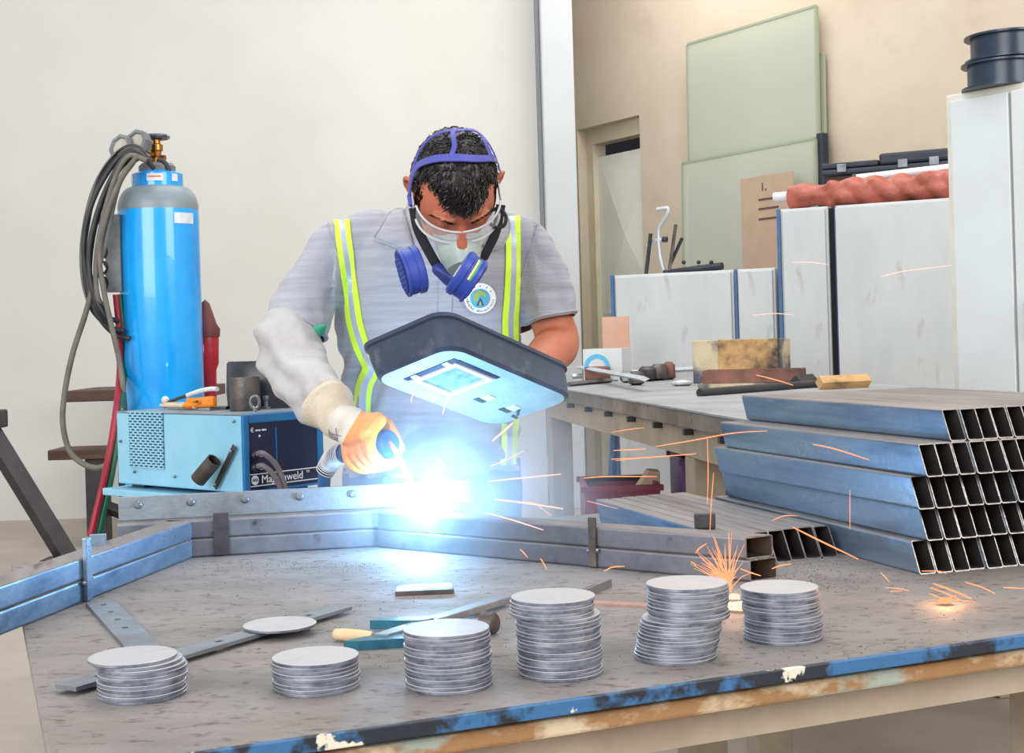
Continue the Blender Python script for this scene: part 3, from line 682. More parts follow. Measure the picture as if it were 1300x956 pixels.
# dark stain plate piece near the arc and straps
def strap(px, py_top, dirv, o, w, z0, z1, off=.004, th=.004, m_='dark_steel', edge_on=False):
    n_ = V((-dirv.y, dirv.x, 0))*(1)
    p = PX(px, py_top, V((o.x, o.y, 0)), n_); sx = (p - V((o.x, o.y, 0))).dot(dirv)
    return sx
sx = strap(281, 680, md, n0, .03, 0, 0)
q = frame((n0.x, n0.y, 0), md)
part('strap', MB().box((sx - .014, -.006, ZT + .002), (sx + .014, -.0008, ZT + 2*FH + .012), ch=.001, mt=q), 'dark_steel', fr)
q = frame((r0_.x, r0_.y, 0), rd)
for px_, w_, zt_ in ((754, .009, .016),):
    sx = strap(px_, 690, rd, r0_, 0, 0, 0)
    part('strap', MB().box((sx - .007, -.007, ZT + .002), (sx + .007, -.0008, ZT + 2*FH + zt_), ch=.001, mt=q), 'raw_iron', fr)
    part('weld_bead', MB().ball(q @ V((sx - .009, -.004, ZT + .028)), .004, seg=8).ball(q @ V((sx + .009, -.004, ZT + .03)), .004, seg=8), 'bolt_steel', fr)
q = frame((n0.x, n0.y, 0), ldv, V((0, 0, 1)))
p = PX(107, 740, V((n0.x, n0.y, 0)), nrm); sx = (p - V((n0.x, n0.y, 0))).dot(ldv)
part('strap', MB().box((sx - .012, .0008, ZT + .002), (sx + .006, .008, ZT + 2*FH + .03), ch=.001, mt=q), 'steel_tube_arc_tint', fr)
part('weld_bead', MB().ball(q @ V((sx - .013, .004, ZT + .035)), .005, seg=8).ball(q @ V((sx + .009, .004, ZT + .03)), .004, seg=8), 'bolt_steel', fr)
p = PZ(124, 692, ZT + 2*FH)
part('strap', MB().box((-.012, -.004, -.05), (.014, .002, .018), ch=.001, mt=frame((p.x, p.y, ZT + 2*FH), md)), 'steel_tube_arc_tint', fr)
# chips at the foot of the frame
for k, (x, y, L_, w_, lb) in enumerate(((597, 703, .03, .012, 'thin steel chip at the foot of the frame, left of the other'), (617, 706, .034, .01, 'thin pale steel chip at the foot of the frame, near the sparks'))):
    p = PZ(x, y, ZT); solo('steel_chip', MB().box((0, 0, 0), (L_, w_, .003), ch=.0005, mt=frame((p.x, p.y - .004, ZT), V((.98, -.15 if k else -.3, 0)))), 'bolt_steel', lb, 'chip')
# black plate, angle piece, pink strip
p = PZ(502, 757, ZT); solo('steel_plate', MB().box((0, 0, 0), (.088, .058, .007), ch=.001, mt=frame((p.x, p.y, ZT), V((.985, .06, 0)))), 'raw_iron', 'small dark steel plate lying alone in the middle of the bench', 'plate')
p = PZ(748, 757, ZT); q_ = PZ(777, 745, ZT); dv = q_ - p; dv.z = 0
mq = frame((p.x, p.y, ZT), dv)
t = thing('angle_iron', 'short piece of angle iron behind the tallest disc stack', 'angle iron', p)
part('flange', MB().box((-.01, 0, 0), (dv.length + .0, .003, .012), mt=mq), 'bar_steel', t)
part('flange', MB().box((-.01, .003, .0), (dv.length + .0, .028, .003), mt=mq), 'raw_iron', t)
p = PZ(750, 768, ZT); q_ = PZ(950, 779, ZT); dv = q_ - p; dv.z = 0
solo('flat_strip', MB().box((0, 0, 0), (dv.length, .02, .003), mt=frame((p.x, p.y, ZT), dv)), 'rust_flat', 'pinkish flat steel strip behind the disc stacks', 'strip')

# ------------------------------------------------------------------ perforated flat irons, lying in a V
def flat_iron(p, q, w, label, holes, over=0):
    p = PZ(*p, ZT); q = PZ(*q, ZT); dv = q - p; dv.z = 0; L = dv.length
    m_ = frame((p.x, p.y, ZT + over), dv); t = thing('perforated_bar', label, 'bar', p + dv/2 + V((0, 0, over)))
    # plate with real slots: strips between the holes
    mb = MB(); h = .005; hw = .004; hl = .006; xs = sorted(holes)
    mb.box((0, 0, 0), (L, w/2 - hw, h), mt=m_).box((0, w/2 + hw, 0), (L, w, h), mt=m_)
    e = 0
    for x in xs:
        mb.box((e, w/2 - hw, 0), (x - hl, w/2 + hw, h), mt=m_); e = x + hl
    mb.box((e, w/2 - hw, 0), (L, w/2 + hw, h), mt=m_)
    part('plate', mb, 'bar_steel', t)
    return t, m_, L
flat_iron((109, 769), (190, 862), .042, 'perforated flat iron running from the left arm of the frame to the leftmost discs', [.035, .10, .165, .23], 0)
flat_iron((97, 884), (447, 779), .034, 'perforated flat iron carrying the single loose disc', [.05, .15, .25, .345, .43], .0052)

# ------------------------------------------------------------------ steel discs: every one its own object
DR = .0485; DT = .004
mb = MB()
mb.lathe([(0, DT), (DR - .0006, DT), (DR, DT - .0006)], 48, 0, caps=False); mb.sm = [False]*len(mb.f)
n_ = len(mb.f); mb.lathe([(DR, DT - .0006), (DR, .0006), (DR - .0006, 0), (0, 0)], 48, 1, caps=False)
disc = mesh_of(mb, 'steel_disc', ['disc_steel', 'disc_rim'])
def stack(top, base, zt_, n, shape, where, grp):
    """top/base: pixel x of the centre, shape(f) -> fraction of the way from base to top, f=0..1"""
    for k in range(n):
        f = k/(n - 1); c = base.lerp(top, shape(f))
        o = bpy.data.objects.new('steel_disc', disc); C.objects.link(o)
        o.location = (c.x + random.uniform(-.0013, .0013), c.y + random.uniform(-.0013, .0013), ZT + k*(DT + .00005))
        o.rotation_euler = (0, 0, random.uniform(0, 6))
        if k == n - 1: lb = 'topmost steel disc of ' + where; 
        else: lb = 'steel disc under the top one in ' + where
        tag(o, lb, 'disc', grp)
def cen(px, py, h, rpx):
    z = ZT + h; p = PZ(px, py, z); p.z = 0; return p
lin_ = lambda f: f
def step(f0, f1): return lambda f: 0 if f < f0 else (1 if f > f1 else (f - f0)/(f1 - f0))
def mk(px, py, n, bpx, shape, where, grp, jogs=None):
    h = n*DT; top = cen(px, py, h, 0); base = V((top.x + (bpx - px)*top.y/F, top.y - .0, 0))
    stack(top, base, h, n, shape, where, grp)
mk(170, 832, 11, 180, step(.85, .95), 'the far left stack, beside the flat irons', 'steel discs of the far left stack')
mk(401, 832, 9, 401, lin_, 'the short stack left of the clamp', 'steel discs of the short stack')
mk(567, 797, 16, 568, lambda f: 0 if f < .55 else 1, 'the stack in front of the clamp', 'steel discs of the stack at the clamp')
mk(701, 757, 22, 708, lambda f: 0 if f < .78 else 1, 'the tall stack whose upper discs jut left', 'steel discs of the tallest stack')
mk(873, 740, 22, 855, lambda f: (.0 + f*.9 if f < .55 else .95), 'the leaning stack before the frame end', 'steel discs of the leaning stack')
mk(990, 745, 16, 993, lambda f: 0 if f < .6 else 1, 'the stack farthest right on the bench', 'steel discs of the right stack')
p = PZ(355, 792, ZT + .014)
o = bpy.data.objects.new('steel_disc', disc); C.objects.link(o); o.location = (p.x, p.y, ZT + .0106)
tag(o, 'single loose steel disc lying on the perforated flat iron', 'disc')

# ------------------------------------------------------------------ clamp lying on the bench
p = PZ(510, 806, ZT + .008); q_ = PZ(650, 762, ZT + .008); dv = q_ - p; dv.z = 0; L = dv.length; mq = frame((p.x, p.y, ZT), dv)
t = thing('bar_clamp', 'teal bar clamp with a pale wooden grip lying among the disc stacks', 'clamp', p)
part('bar', MB().box((-.03, 0, .004), (L, .022, .014), ch=.0015, mt=mq), 'bar_steel', t)
p2 = PZ(455, 826, ZT); p3 = PZ(520, 822, ZT); dv = p3 - p2; dv.z = 0; m2_ = frame((p2.x, p2.y, ZT), dv)
poly_ = [(-.018, .004), (0, 0), (.08, 0), (.10, .02), (.075, .032), (.02, .03), (.0, .02)]
part('jaw', MB().prism(poly_, 0, .012, mt=m2_), 'teal_paint', t)
p2 = PZ(470, 803, ZT); p3 = PZ(522, 801, ZT); dv = p3 - p2; dv.z = 0; m3_ = frame((p2.x, p2.y, ZT), dv)
part('jaw', MB().prism([(0, 0), (.07, -.012), (.085, .0), (.07, .016), (.01, .016)], .004, .016, mt=m3_), 'teal_paint', t)
g0 = PZ(423, 805, ZT + .009); g1 = PZ(473, 808, ZT + .009)
part('grip', MB().tube([g0, g0.lerp(g1, .05), g0.lerp(g1, .3), g0.lerp(g1, .8), g1], [.003, .007, .0085, .0075, .006], 12), 'beige_grip', t)
g = PZ(606, 794, ZT + .012)
part('pad', MB().lathe([(.006, 0), (.0145, 0), (.0145, .018), (.01, .022), (0, .022)], 20, mt=axisz((g.x + .006, g.y, ZT + .0148), (.9, -.35, .05))), 'raw_iron', t)
part('screw', MB().tube([V((g.x - .03, g.y + .004, ZT + .014)), V((g.x + .006, g.y, ZT + .015))], .006, 10), 'bar_steel', t)
# small debris grains around the right arm and the bench
mb = MB()
for k in range(1500):
    if k < 520: x, y = random.gauss(1020, 60), random.uniform(712, 752)
    elif k < 760: x, y = random.uniform(230, 480), 712 + abs(random.gauss(0, 9))
    else: x, y = random.uniform(250, 1250), random.uniform(715, 850)
    p = PZ(x, y, ZT); r = random.uniform(.0004, .0013)
    if k < 520 and p.x > .62 and p.y > 2.15: continue
    mb.add([(p.x - r, p.y, ZT), (p.x + r, p.y, ZT), (p.x, p.y + r, ZT), (p.x, p.y, ZT + r)], [[0, 1, 3], [1, 2, 3], [2, 0, 3]])
solo('grit', mb, 'iron_black', 'dark metal grit scattered over the bench top', 'grit', kind='stuff')
# ------------------------------------------------------------------ welding machine on its cart
mc = P(307, 527, 3.7); zt_m = mc.z; zb_m = P(309, 627, 3.7).z
ma = V((.66, .75, 0)).normalized(); mbv = V((-.75, .66, 0)).normalized()
L_s = (PX(147, 560, V((mc.x, mc.y, 0)), ma) - V((mc.x, mc.y, 0))).dot(mbv); L_f = .27
mt = Matrix(((ma.x, mbv.x, 0, mc.x), (ma.y, mbv.y, 0, mc.y), (0, 0, 1, zb_m), (0, 0, 0, 1))); Hm = zt_m - zb_m; MT = mt
t = thing('welding_machine', 'light blue welding machine with a dark front panel, standing on a blue cart', 'welding machine', mt @ V((L_f/2, L_s/2, 0)))
part('body', MB().box((.004, .006, 0), (L_f, L_s, Hm - .002), ch=.004, mt=mt), 'machine_blue', t)
part('top_cover', MB().box((.003, .01, Hm - .0018), (L_f - .003, L_s - .004, Hm + .002), ch=.001, mt=mt), 'machine_top', t)
part('front_bezel', MB().box((0, -.006, 0), (.018, .007, Hm), ch=.003, mt=mt).box((.018, -.006, Hm - .024), (L_f, .007, Hm), ch=.003, mt=mt).box((L_f - .018, -.006, 0), (L_f, .007, Hm - .024), mt=mt).box((.018, -.006, 0), (L_f - .018, .007, .006), mt=mt), 'machine_trim', t, label='darker blue rim around the front')
pn = part('front_panel', MB().box((.018, -.001, .006), (L_f - .018, .0065, Hm - .024), mt=mt), 'panel_navy', t)
def fm(x, z): return mt @ Matrix(((1, 0, 0, x), (0, 0, -1, -.0016), (0, 1, 0, z), (0, 0, 0, 1)))
mb = MB().box((.02, -.0016, .046), (L_f - .02, -.0006, .0485), mt=mt).box((.02, -.0016, .015), (L_f - .02, -.0006, .0175), mt=mt)
part('printed_line', mb, 'white_print', pn)
mb = MB().lathe([(0, 0), (.0125, 0)], 28, mt=fm(.036, .032), caps=False)
part('logo_disc', mb, 'white_print', pn)
zz = [(-.009, -.003), (-.006, .005), (-.003, -.004), (0, .005), (.003, -.004), (.006, .005), (.009, -.003)]
part('logo_mark', MB().tube([fm(.036, .032) @ V((x, y, .0006)) for x, y in zz], .0011, 4), 'panel_navy', pn)
part('lettering', MB().text('Magmaweld', .030, fm(.128, .031), depth=.0003).text('TM', .009, fm(.216, .039), depth=.0003), 'white_print', pn)
mb = MB().text('\u20ac', .017, fm(.031, Hm - .042), depth=.0003)
for k, w in enumerate((.008, .006, .009, .004)): mb.box((.042 + k*.0105, -.0016, Hm - .045), (.042 + k*.0105 + w, -.0008, Hm - .041), mt=mt)
part('small_print', mb, 'white_print', pn)
part('arrow_mark', MB().add([(0, 0, 0), (0, .008, 0), (.008, .004, 0)], [[0, 1, 2]], mt=fm(.052, Hm - .062)), 'white_print', pn)
for z_ in (.100, .066): part('socket_ring', MB().tube([fm(.058, z_) @ V((math.cos(q)*.008, math.sin(q)*.008, .0006)) for q in [k*PI/8 for k in range(16)]], .0009, 5, loop=True), 'white_print', pn)
part('panel_strip', MB().box((.108, -.003, .055), (.111, -.001, Hm - .04), mt=mt), 'machine_trim', pn)
# side vent: frame of slots as recessed dark plate with a light blue grid on top
def sd(y, z, d=0): return mt @ V((-d, y, z))
pp = [PX(x, y, V((mc.x, mc.y, 0)), ma) for x, y in ((162, 521), (205, 523), (208, 597), (165, 592))]
ly = [(p - V((mc.x, mc.y, 0))).dot(mbv) for p in pp]; lz = [p.z - zb_m for p in pp]
y0, y1 = min(ly), max(ly); z0, z1 = min(lz) + .004, max(lz) - .004
vt = part('side_vent', MB().box((.0022, y0, z0), (.0038, y1, z1), mt=mt), 'vent_dark', t)
mb = MB(); R_, Cn = 20, 7
for i in range(R_ + 1):
    z = z0 + (z1 - z0)*i/R_; mb.box((-.0008, y0, z - .0018), (.0022, y1, z + .0018), mt=mt)
for r in range(R_):
    for i in range(Cn + 1):
        y = y0 + (y1 - y0)*(i + (.5 if r % 2 else 0))/Cn
        if y > y1 + 1e-4: continue
        mb.box((-.0006, max(y0, y - .0035), z0 + (z1 - z0)*r/R_), (.002, min(y1, y + .0035), z0 + (z1 - z0)*(r + 1)/R_), mt=mt)
part('vent_grille', mb, 'machine_blue', vt)
for x, y in ((153, 560), (171, 599), (222, 605), (297, 535), (156, 520)):
    p = PX(x, y, V((mc.x, mc.y, 0)), ma); part('screw', MB().ball(p - ma*.0015, .0045, seg=8), 'bolt_steel', t)
# bracket with the pipe holder on the side
b0 = PX(301, 566, V((mc.x, mc.y, 0)), ma) - ma*.008; b1 = PX(276, 619, V((mc.x, mc.y, 0)), ma) - ma*.008
ax = (b1 - b0).normalized()
br = part('holder_bracket', MB().box((0, -.008, -.002), ((b1 - b0).length, .008, .002), ch=.001, mt=frame(b0, ax, -ma)), 'dark_steel', t)
hc = PX(286, 583, V((mc.x, mc.y, 0)), ma) - ma*.035; hb_ = PX(271, 607, V((mc.x, mc.y, 0)), ma) - ma*.05
mb = MB(); r_ = .021
mb.lathe([(r_, 0), (r_, (hc - hb_).length), (r_*.84, (hc - hb_).length), (r_*.84, .002), (0, .002)], 24, mt=axisz(hb_, hc - hb_), caps=False)
part('holder_pipe', mb, 'raw_iron', br)
for p in (b0.lerp(b1, .12), b0.lerp(b1, .92)): part('bolt', MB().ball(p - ma*.004, .005, seg=8), 'bolt_steel', br)
# eye bolts on top
for x, y in ((324, 524), (172, 513)):
    p = PZ(x, y, zt_m); p.z = zt_m + .002
    rg = MB().tube([p + V((0, 0, .026)) + V((math.cos(q)*.012, 0, math.sin(q)*.016)) for q in [k*PI/8 for k in range(16)]], .0045, 8, loop=True)
    rg.tube([p, p + V((0, 0, .012))], .006, 8)
    part('eye_bolt', rg, 'bolt_steel', t)
# cables from the front sockets
for k, (a_, b_, c_) in enumerate((((.032, .098), (.085, .04), (.12, -.12)), ((.032, .066), (.08, .01), (.11, -.13)))):
    p0 = mt @ V((a_[0], -.0, a_[1])); pts = [p0, mt @ V((a_[0] + .012, -.035, a_[1] + .002)), mt @ V((b_[0], -.05, b_[1])), mt @ V((c_[0], -.05, c_[1])), mt @ V((c_[0] + .03, -.03, -.35))]
    part('cable', MB().tube(cat_curve(pts, 8), .0075, 10), 'cable_grey', t)
    part('socket', MB().lathe([(0, 0), (.011, 0), (.011, .012), (.008, .016), (0, .016)], 16, mt=axisz(mt @ V((a_[0], 0, a_[1])), -mbv)), 'black_plastic', t)
# cart
t = thing('machine_cart', 'light blue wheeled cart under the welding machine', 'cart', (mt @ V((L_f/2, L_s/2, 0))).xy.to_3d())
zc_ = zb_m - .02
part('tray', MB().box((-.03, -.03, zc_ - zb_m - .012), (L_f + .01, L_s + .03, -.012), ch=.003, mt=mt), 'machine_blue', t)
part('spacer', MB().box((.03, .03, -.0118), (L_f - .03, .09, -.0005), mt=mt).box((.03, L_s - .09, -.0118), (L_f - .03, L_s - .03, -.0005), mt=mt), 'black_plastic', t)
part('housing', MB().box((.0, .0, .12 - zb_m), (L_f - .01, L_s - .02, zc_ - zb_m - .0125), ch=.004, mt=mt), 'machine_blue', t)
for x_, y_ in ((.05, .06), (L_f - .06, .06), (.05, L_s - .1), (L_f - .06, L_s - .1)):
    part('wheel', MB().lathe([(0, -.02), (.05, -.02), (.06, -.012), (.06, .012), (.05, .02), (0, .02)], 20, mt=Matrix.Translation((mt @ V((x_, y_, .06 - zb_m)))) @ frame((0, 0, 0), ma) @ Matrix.Rotation(0, 4, 'X') @ Matrix.Rotation(PI/2, 4, 'Y')), 'black_plastic', t)
    part('wheel_fork', MB().box((x_ - .028, y_ - .01, .05 - zb_m), (x_ + .028, y_ + .01, .1198 - zb_m), mt=mt), 'iron_black', t)
# ---- things on the machine
zm = zt_m + .0022
def TM(x, y, dz=0): return PZ(x, y, zm + dz)
p = TM(309, 522); p.z = zm; p += V((.0, .03, 0))
hcup = .092; rc = .041
mb = MB().lathe([(rc*.99, 0), (rc*1.02, .004), (rc, hcup), (rc*.9, hcup), (rc*.9, .004), (0, .004)], 36, mt=Matrix.Translation(p), caps=False)
t = thing('steel_cup', 'bare steel pipe cup standing on the welding machine', 'cup', p)
part('wall', mb, 'raw_iron', t)
# black visor shell behind the cup
p = p + V((.035, .15, 0)); p.z = zm
t = thing('plastic_shell', 'curved black plastic shell behind the steel cup', 'shell', p)
mb = MB(); rings = []
for k, (r, z) in enumerate(((.10, 0), (.103, .05), (.10, .128), (.094, .134), (.092, .128), (.094, .05), (.092, 0))):
    rings.append([p + V((r*1.12*math.cos(q), r*.8*math.sin(q), z)) for q in [PI*1.0 + (PI*1.0)*j/26 for j in range(27)]])
mb.loft(rings, closed=False, caps=False, loop=True)
part('curved_wall', mb, 'black_plastic', t)
part('top_plate', MB().prism([(.1*1.1*math.cos(PI + PI*j/20), .078*math.sin(PI + PI*j/20)) for j in range(21)], .126, .131, mt=Matrix.Translation(p)), 'black_plastic', t)
part('foot_rim', MB().box((-.12, .005, 0), (.135, .03, .008), mt=Matrix.Translation(p)).box((.09, -.11, 0), (.16, .004, .012), ch=.003, mt=Matrix.Translation(p)).box((-.15, -.07, 0), (-.105, .004, .008), mt=Matrix.Translation(p)), 'black_plastic', t)
q = TM(338, 519); q.z = zm
t2 = solo('metal_peg', MB().lathe([(.013, 0), (.013, .006), (.006, .007), (.006, .02), (.008, .022), (.0095, .03), (.009, .036), (0, .038)], 16, mt=Matrix.Translation(q)), 'bar_steel', 'small metal peg on the welding machine, right of the steel cup', 'peg')
q = TM(352, 517); q.z = zm; q += V((.0, .02, 0))
solo('lifting_hook', MB().tube(cat_curve([q + V((-.018, 0, 0.012)), q + V((-.018, 0, .04)), q + V((-.006, 0, .062)), q + V((.03, 0, .07)), q + V((.06, .0, .07))], 6), .011, 10), 'black_plastic', 'black curved hook in front of the black shell', 'hook')
# gloves / rags / cable on the machine top
def limp(pts, r, m_, flat=.6, name='x'): return MB().tube(cat_curve([V(q) for q in pts], 5), r, 10, flat=flat)
def g(x, y, dz=.012, off=.11):
    p = PX(x, y + 8, V((mc.x, mc.y, 0)) + ma*off, ma); p.z = max(p.z, zm + dz); return p
t = thing('work_glove', 'crumpled white and orange glove lying on the welding machine', 'glove', g(235, 508, 0))
mb = limp([g(205, 512), g(225, 511), g(245, 511)], [.008, .012, .014, .013, .013, .013, .013, .014, .014, .012, .01], 0)
mb.tube(cat_curve([g(214, 508), g(230, 507), g(250, 507)], 4), .0105, 10)
part('cuff', mb, 'cuff_knit', t)
mb = MB()
for k in range(4): mb.tube(cat_curve([g(240, 509 - k*2.4, .014), g(256, 507 - k*2.8 + (k % 2)*3, .018), g(273, 505 - k*2.2, .011)], 4), [.011, .011, .012, .012, .012, .012, .011, .010, .007], 10)
mb.ball(g(243, 508, .013), (.026, .02, .012), seg=12)
part('fingers', mb, 'orange_rubber', t)
t = thing('cable_end', 'black lead with a clear sleeve lying over the glove on the machine', 'cable', g(215, 502, 0))
part('lead', MB().tube(cat_curve([g(209, 509, .006), g(214, 503, .006), g(226, 498, .01), g(238, 494, .01)], 6), .005, 8), 'hose_black', t)
part('sleeve', MB().tube(cat_curve([g(238, 494, .01), g(252, 489, .01), g(266, 486, .01), g(276, 486, .01)], 6), .0065, 8), 'label_white', t)
part('clip', MB().ball(g(210, 500, .01), .012, seg=10), 'knit_white', t)

# ------------------------------------------------------------------ gas cylinder on the floor
Yc = 4.7
cx = P(205, 400, Yc).x; cr_ = (P(256, 400, Yc).x - P(155, 400, Yc).x)/2
zsh = P(200, 268, Yc).z; znk = P(190, 240, Yc).z
cc = Matrix.Translation((cx, Yc, 0))
t = thing('gas_cylinder', 'blue gas cylinder with a grey shoulder and brass valve', 'gas cylinder', (cx, Yc, 0))
part('body', MB().lathe([(0, 0), (cr_*.93, 0), (cr_, .02), (cr_, zsh - .01), (cr_*.995, zsh)], 64, mt=cc, caps=False), 'cylinder_blue', t)
zc0 = P(192, 238, Yc).z; rn = cr_*.63
pr = [(cr_*.995, zsh)]
for k in range(1, 9):
    a_ = k/8*PI/2; pr.append((rn + (cr_ - rn)*math.cos(a_)**1.0, zsh + (zc0 - zsh)*math.sin(a_)))
part('shoulder', MB().lathe(pr, 64, mt=cc, caps=False), 'cylinder_grey', t, label='grey painted shoulder')
zc1 = P(192, 222, Yc).z
part('collar', MB().lathe([(rn, zc0 - .002), (rn, zc1), (rn*.7, zc1 + .012), (0, zc1 + .012)], 48, mt=cc, caps=False), 'cylinder_blue', t)
part('neck_ring', MB().lathe([(rn*.72, zc1 + .0), (rn*.72, zc1 + .026), (rn*.6, zc1 + .036), (0, zc1 + .036)], 36, mt=cc, caps=False), 'rubber_grey', t)
for a0, a1 in ((-1.75, -1.1), (-2.9, -2.5), (-.75, -.45)):
    lb_ = part('label', MB().lathe([(rn + .001, zc1 - .028), (rn + .001, zc1 - .004)], 12, mt=cc, a0=a0, a1=a1, caps=False), 'label_white', t)
part('print', MB().lathe([(rn + .0016, zc1 - .017), (rn + .0016, zc1 - .012)], 12, mt=cc, a0=-1.68, a1=-1.2, caps=False), 'label_red', t)
part('label', MB().lathe([(cr_ + .001, zsh - .05), (cr_ + .001, zsh - .015)], 12, mt=cc, a0=-.95, a1=-.35, caps=False), 'label_white', t)
zv = zc1 + .036
vx = cx - .01
vt = part('valve', MB().lathe([(.014, 0), (.02, .004), (.02, .018), (.014, .024), (.016, .04), (.021, .044), (.021, .062), (.013, .066), (.013, .08), (.0, .08)], 20, mt=Matrix.Translation((cx, Yc, zv)), caps=False).tube([V((cx, Yc, zv + .03)), V((cx - .05, Yc - .01, zv + .032))], .013, 12).tube([V((cx, Yc, zv + .02)), V((cx + .03, Yc - .01, zv + .018))], .009, 10), 'brass', t)
mb = MB(); rw = .038
mb.tube([V((cx + rw*math.cos(q), Yc + rw*math.sin(q), zv + .088)) for q in [k*PI/12 for k in range(24)]], .0075, 8, loop=True)
for k in range(4): mb.tube([V((cx, Yc, zv + .086)), V((cx + rw*math.cos(k*PI/2), Yc + rw*math.sin(k*PI/2), zv + .088))], .005, 6)
part('handwheel', mb, 'handwheel', t)
# regulator with twin gauges
t = thing('pressure_regulator', 'twin grey-rimmed pressure gauges at the cylinder valve', 'regulator', P(165, 185, Yc - .05))
part('body', MB().tube([V((cx - .045, Yc - .01, zv + .032)), P(170, 200, Yc - .03), P(162, 197, Yc - .03)], [.014, .02, .02], 12), 'brass', t)
for k, (x, y) in enumerate(((153, 187), (173, 181))):
    c_ = P(x, y, Yc - .07); az = V((-.45, -.85, .25))
    hx = [( .040*math.cos(q), .040*math.sin(q)) for q in [j*PI/4 + PI/8 for j in range(8)]]
    m_ = axisz(c_, az, (1, 0, 0))
    g_ = part('gauge', MB().lathe([(0, -.03), (.042, -.03), (.045, -.01), (.045, .006), (.034, .008), (.031, -.002), (0, -.002)], 8, 0, False, mt=m_, caps=False), 'rubber_grey', t)
    part('dial', MB().lathe([(0, 0), (.031, 0)], 24, mt=m_, caps=False), 'gauge_face', g_)
# corrugated clip plate on the cylinder's left
p = P(143, 322, Yc - .08)
mb = MB(); z0, z1 = P(143, 371, Yc - .08).z, P(143, 273, Yc - .08).z; n_ = 18
rr_ = []
for i in range(n_*3 + 1):
    z = z0 + (z1 - z0)*i/(n_*3); w_ = .022 + .004*math.sin(i*PI*2/6)
    rr_.append([V((p.x - w_, p.y - .02, z)), V((p.x + .03, p.y - .02, z)), V((p.x + .03, p.y + .025, z)), V((p.x - w_, p.y + .025, z))])
mb.loft(rr_, smooth=False)
t = thing('hose_bracket', 'grey notched rubber bracket strapped beside the gas cylinder', 'bracket', (p.x, p.y, z0))
part('block', mb, 'rubber_grey', t)
mb = MB()
for k in range(5): mb.tube([V((p.x - .024 + .011*math.cos(q), p.y - .022, z0 + .03 + k*(z1 - z0 - .05)/4 + .018*math.sin(q))) for q in [j*PI/6 for j in range(12)]], .004, 6, loop=True)
part('notch_ring', mb, 'hose_black', t)
# hose bundle
def hose(name, pts, r, m_, label, n=10, group=None):
    mb = MB().tube(cat_curve([P(x, y, Y) for x, y, Y in pts], n), r, 10); return solo(name, mb, m_, label, 'hose', group)
yy = Yc - .12
loops = [
 ([(192, 205, yy), (172, 186, yy), (148, 196, yy), (124, 232, yy), (110, 290, yy), (106, 340, yy), (116, 390, yy), (140, 415, yy), (158, 420, yy)], 'hose_black'),
 ([(190, 208, yy - .01), (170, 190, yy - .02), (146, 206, yy - .02), (120, 250, yy - .02), (107, 300, yy - .02), (110, 350, yy - .02), (122, 396, yy - .02), (145, 424, yy), (165, 430, yy)], 'hose_black'),
 ([(196, 214, yy), (176, 196, yy - .03), (154, 212, yy - .03), (132, 250, yy - .03), (118, 300, yy - .03), (114, 350, yy - .03), (124, 392, yy - .03), (142, 414, yy)], 'hose_black'),
 ([(188, 204, yy - .03), (168, 192, yy - .04), (148, 214, yy - .04), (126, 262, yy - .04), (113, 318, yy - .04), (118, 368, yy - .04), (134, 400, yy - .04), (150, 408, yy)], 'hose_black'),
 ([(190, 200, yy), (166, 188, yy), (140, 204, yy), (116, 250, yy), (104, 320, yy), (112, 380, yy), (136, 404, yy)], 'hose_olive'),
 ([(186, 204, yy - .05), (164, 198, yy - .05), (146, 226, yy - .05), (130, 280, yy - .05), (122, 330, yy - .05), (124, 376, yy - .05), (138, 398, yy)], 'hose_olive'),
]
for k, (pts, m_) in enumerate(loops):
    hose('hose', pts, .0085, m_, ['black hose loop farthest left in the bundle beside the cylinder', 'black hose loop hanging lowest in the bundle', 'black hose loop nearest the notched bracket', 'black hose loop in the middle of the bundle', 'worn grey hose around the outside of the bundle', 'worn grey hose curving over the front of the bundle'][k], group='hoses hanging in a bundle by the cylinder')
hose('hose', [(200, 203, Yc - .04), (208, 206, Yc - .04), (214, 216, Yc - .04), (218, 234, Yc - .04)], .009, 'hose_black', 'short black hose at the right of the brass valve')
hose('hose', [(170, 204, Yc - .15), (150, 236, Yc - .15), (135, 300, Yc - .15), (122, 350, Yc - .15), (108, 400, Yc - .15), (92, 450, Yc - .15), (82, 500, Yc - .15), (80, 540, Yc - .15), (90, 575, Yc - .15), (112, 592, Yc - .15), (132, 592, Yc - .15), (150, 576, Yc - .15)], .0095, 'hose_olive', 'long grey hose that hangs in a wide loop and ends behind the machine')
hose('hose', [(176, 196, Yc - .17), (154, 226, Yc - .17), (136, 270, Yc - .17), (126, 320, Yc - .17), (132, 370, Yc - .17), (143, 420, Yc - .17), (152, 460, Yc - .17), (157, 500, Yc - .17), (159, 530, Yc - .1)], .009, 'hose_olive', 'grey hose dropping straight along the left side of the cylinder')
hose('hose', [(147, 374, Yc - .1), (151, 420, Yc - .1), (152, 470, Yc - .1), (146, 530, Yc - .3), (134, 600, Yc - .45), (120, 660, Yc - .5), (112, 700, Yc - .5), (104, 780, Yc - .45), (100, 850, Yc - .3)], .0105, 'hose_red', 'red hose running down from the bracket to the floor')
hose('hose', [(151, 374, Yc - .08), (156, 420, Yc - .08), (157, 470, Yc - .08), (152, 530, Yc - .28), (142, 600, Yc - .43), (129, 660, Yc - .48), (121, 700, Yc - .48), (114, 780, Yc - .43), (110, 850, Yc - .28)], .0105, 'hose_green', 'dark green hose running down beside the red hose')
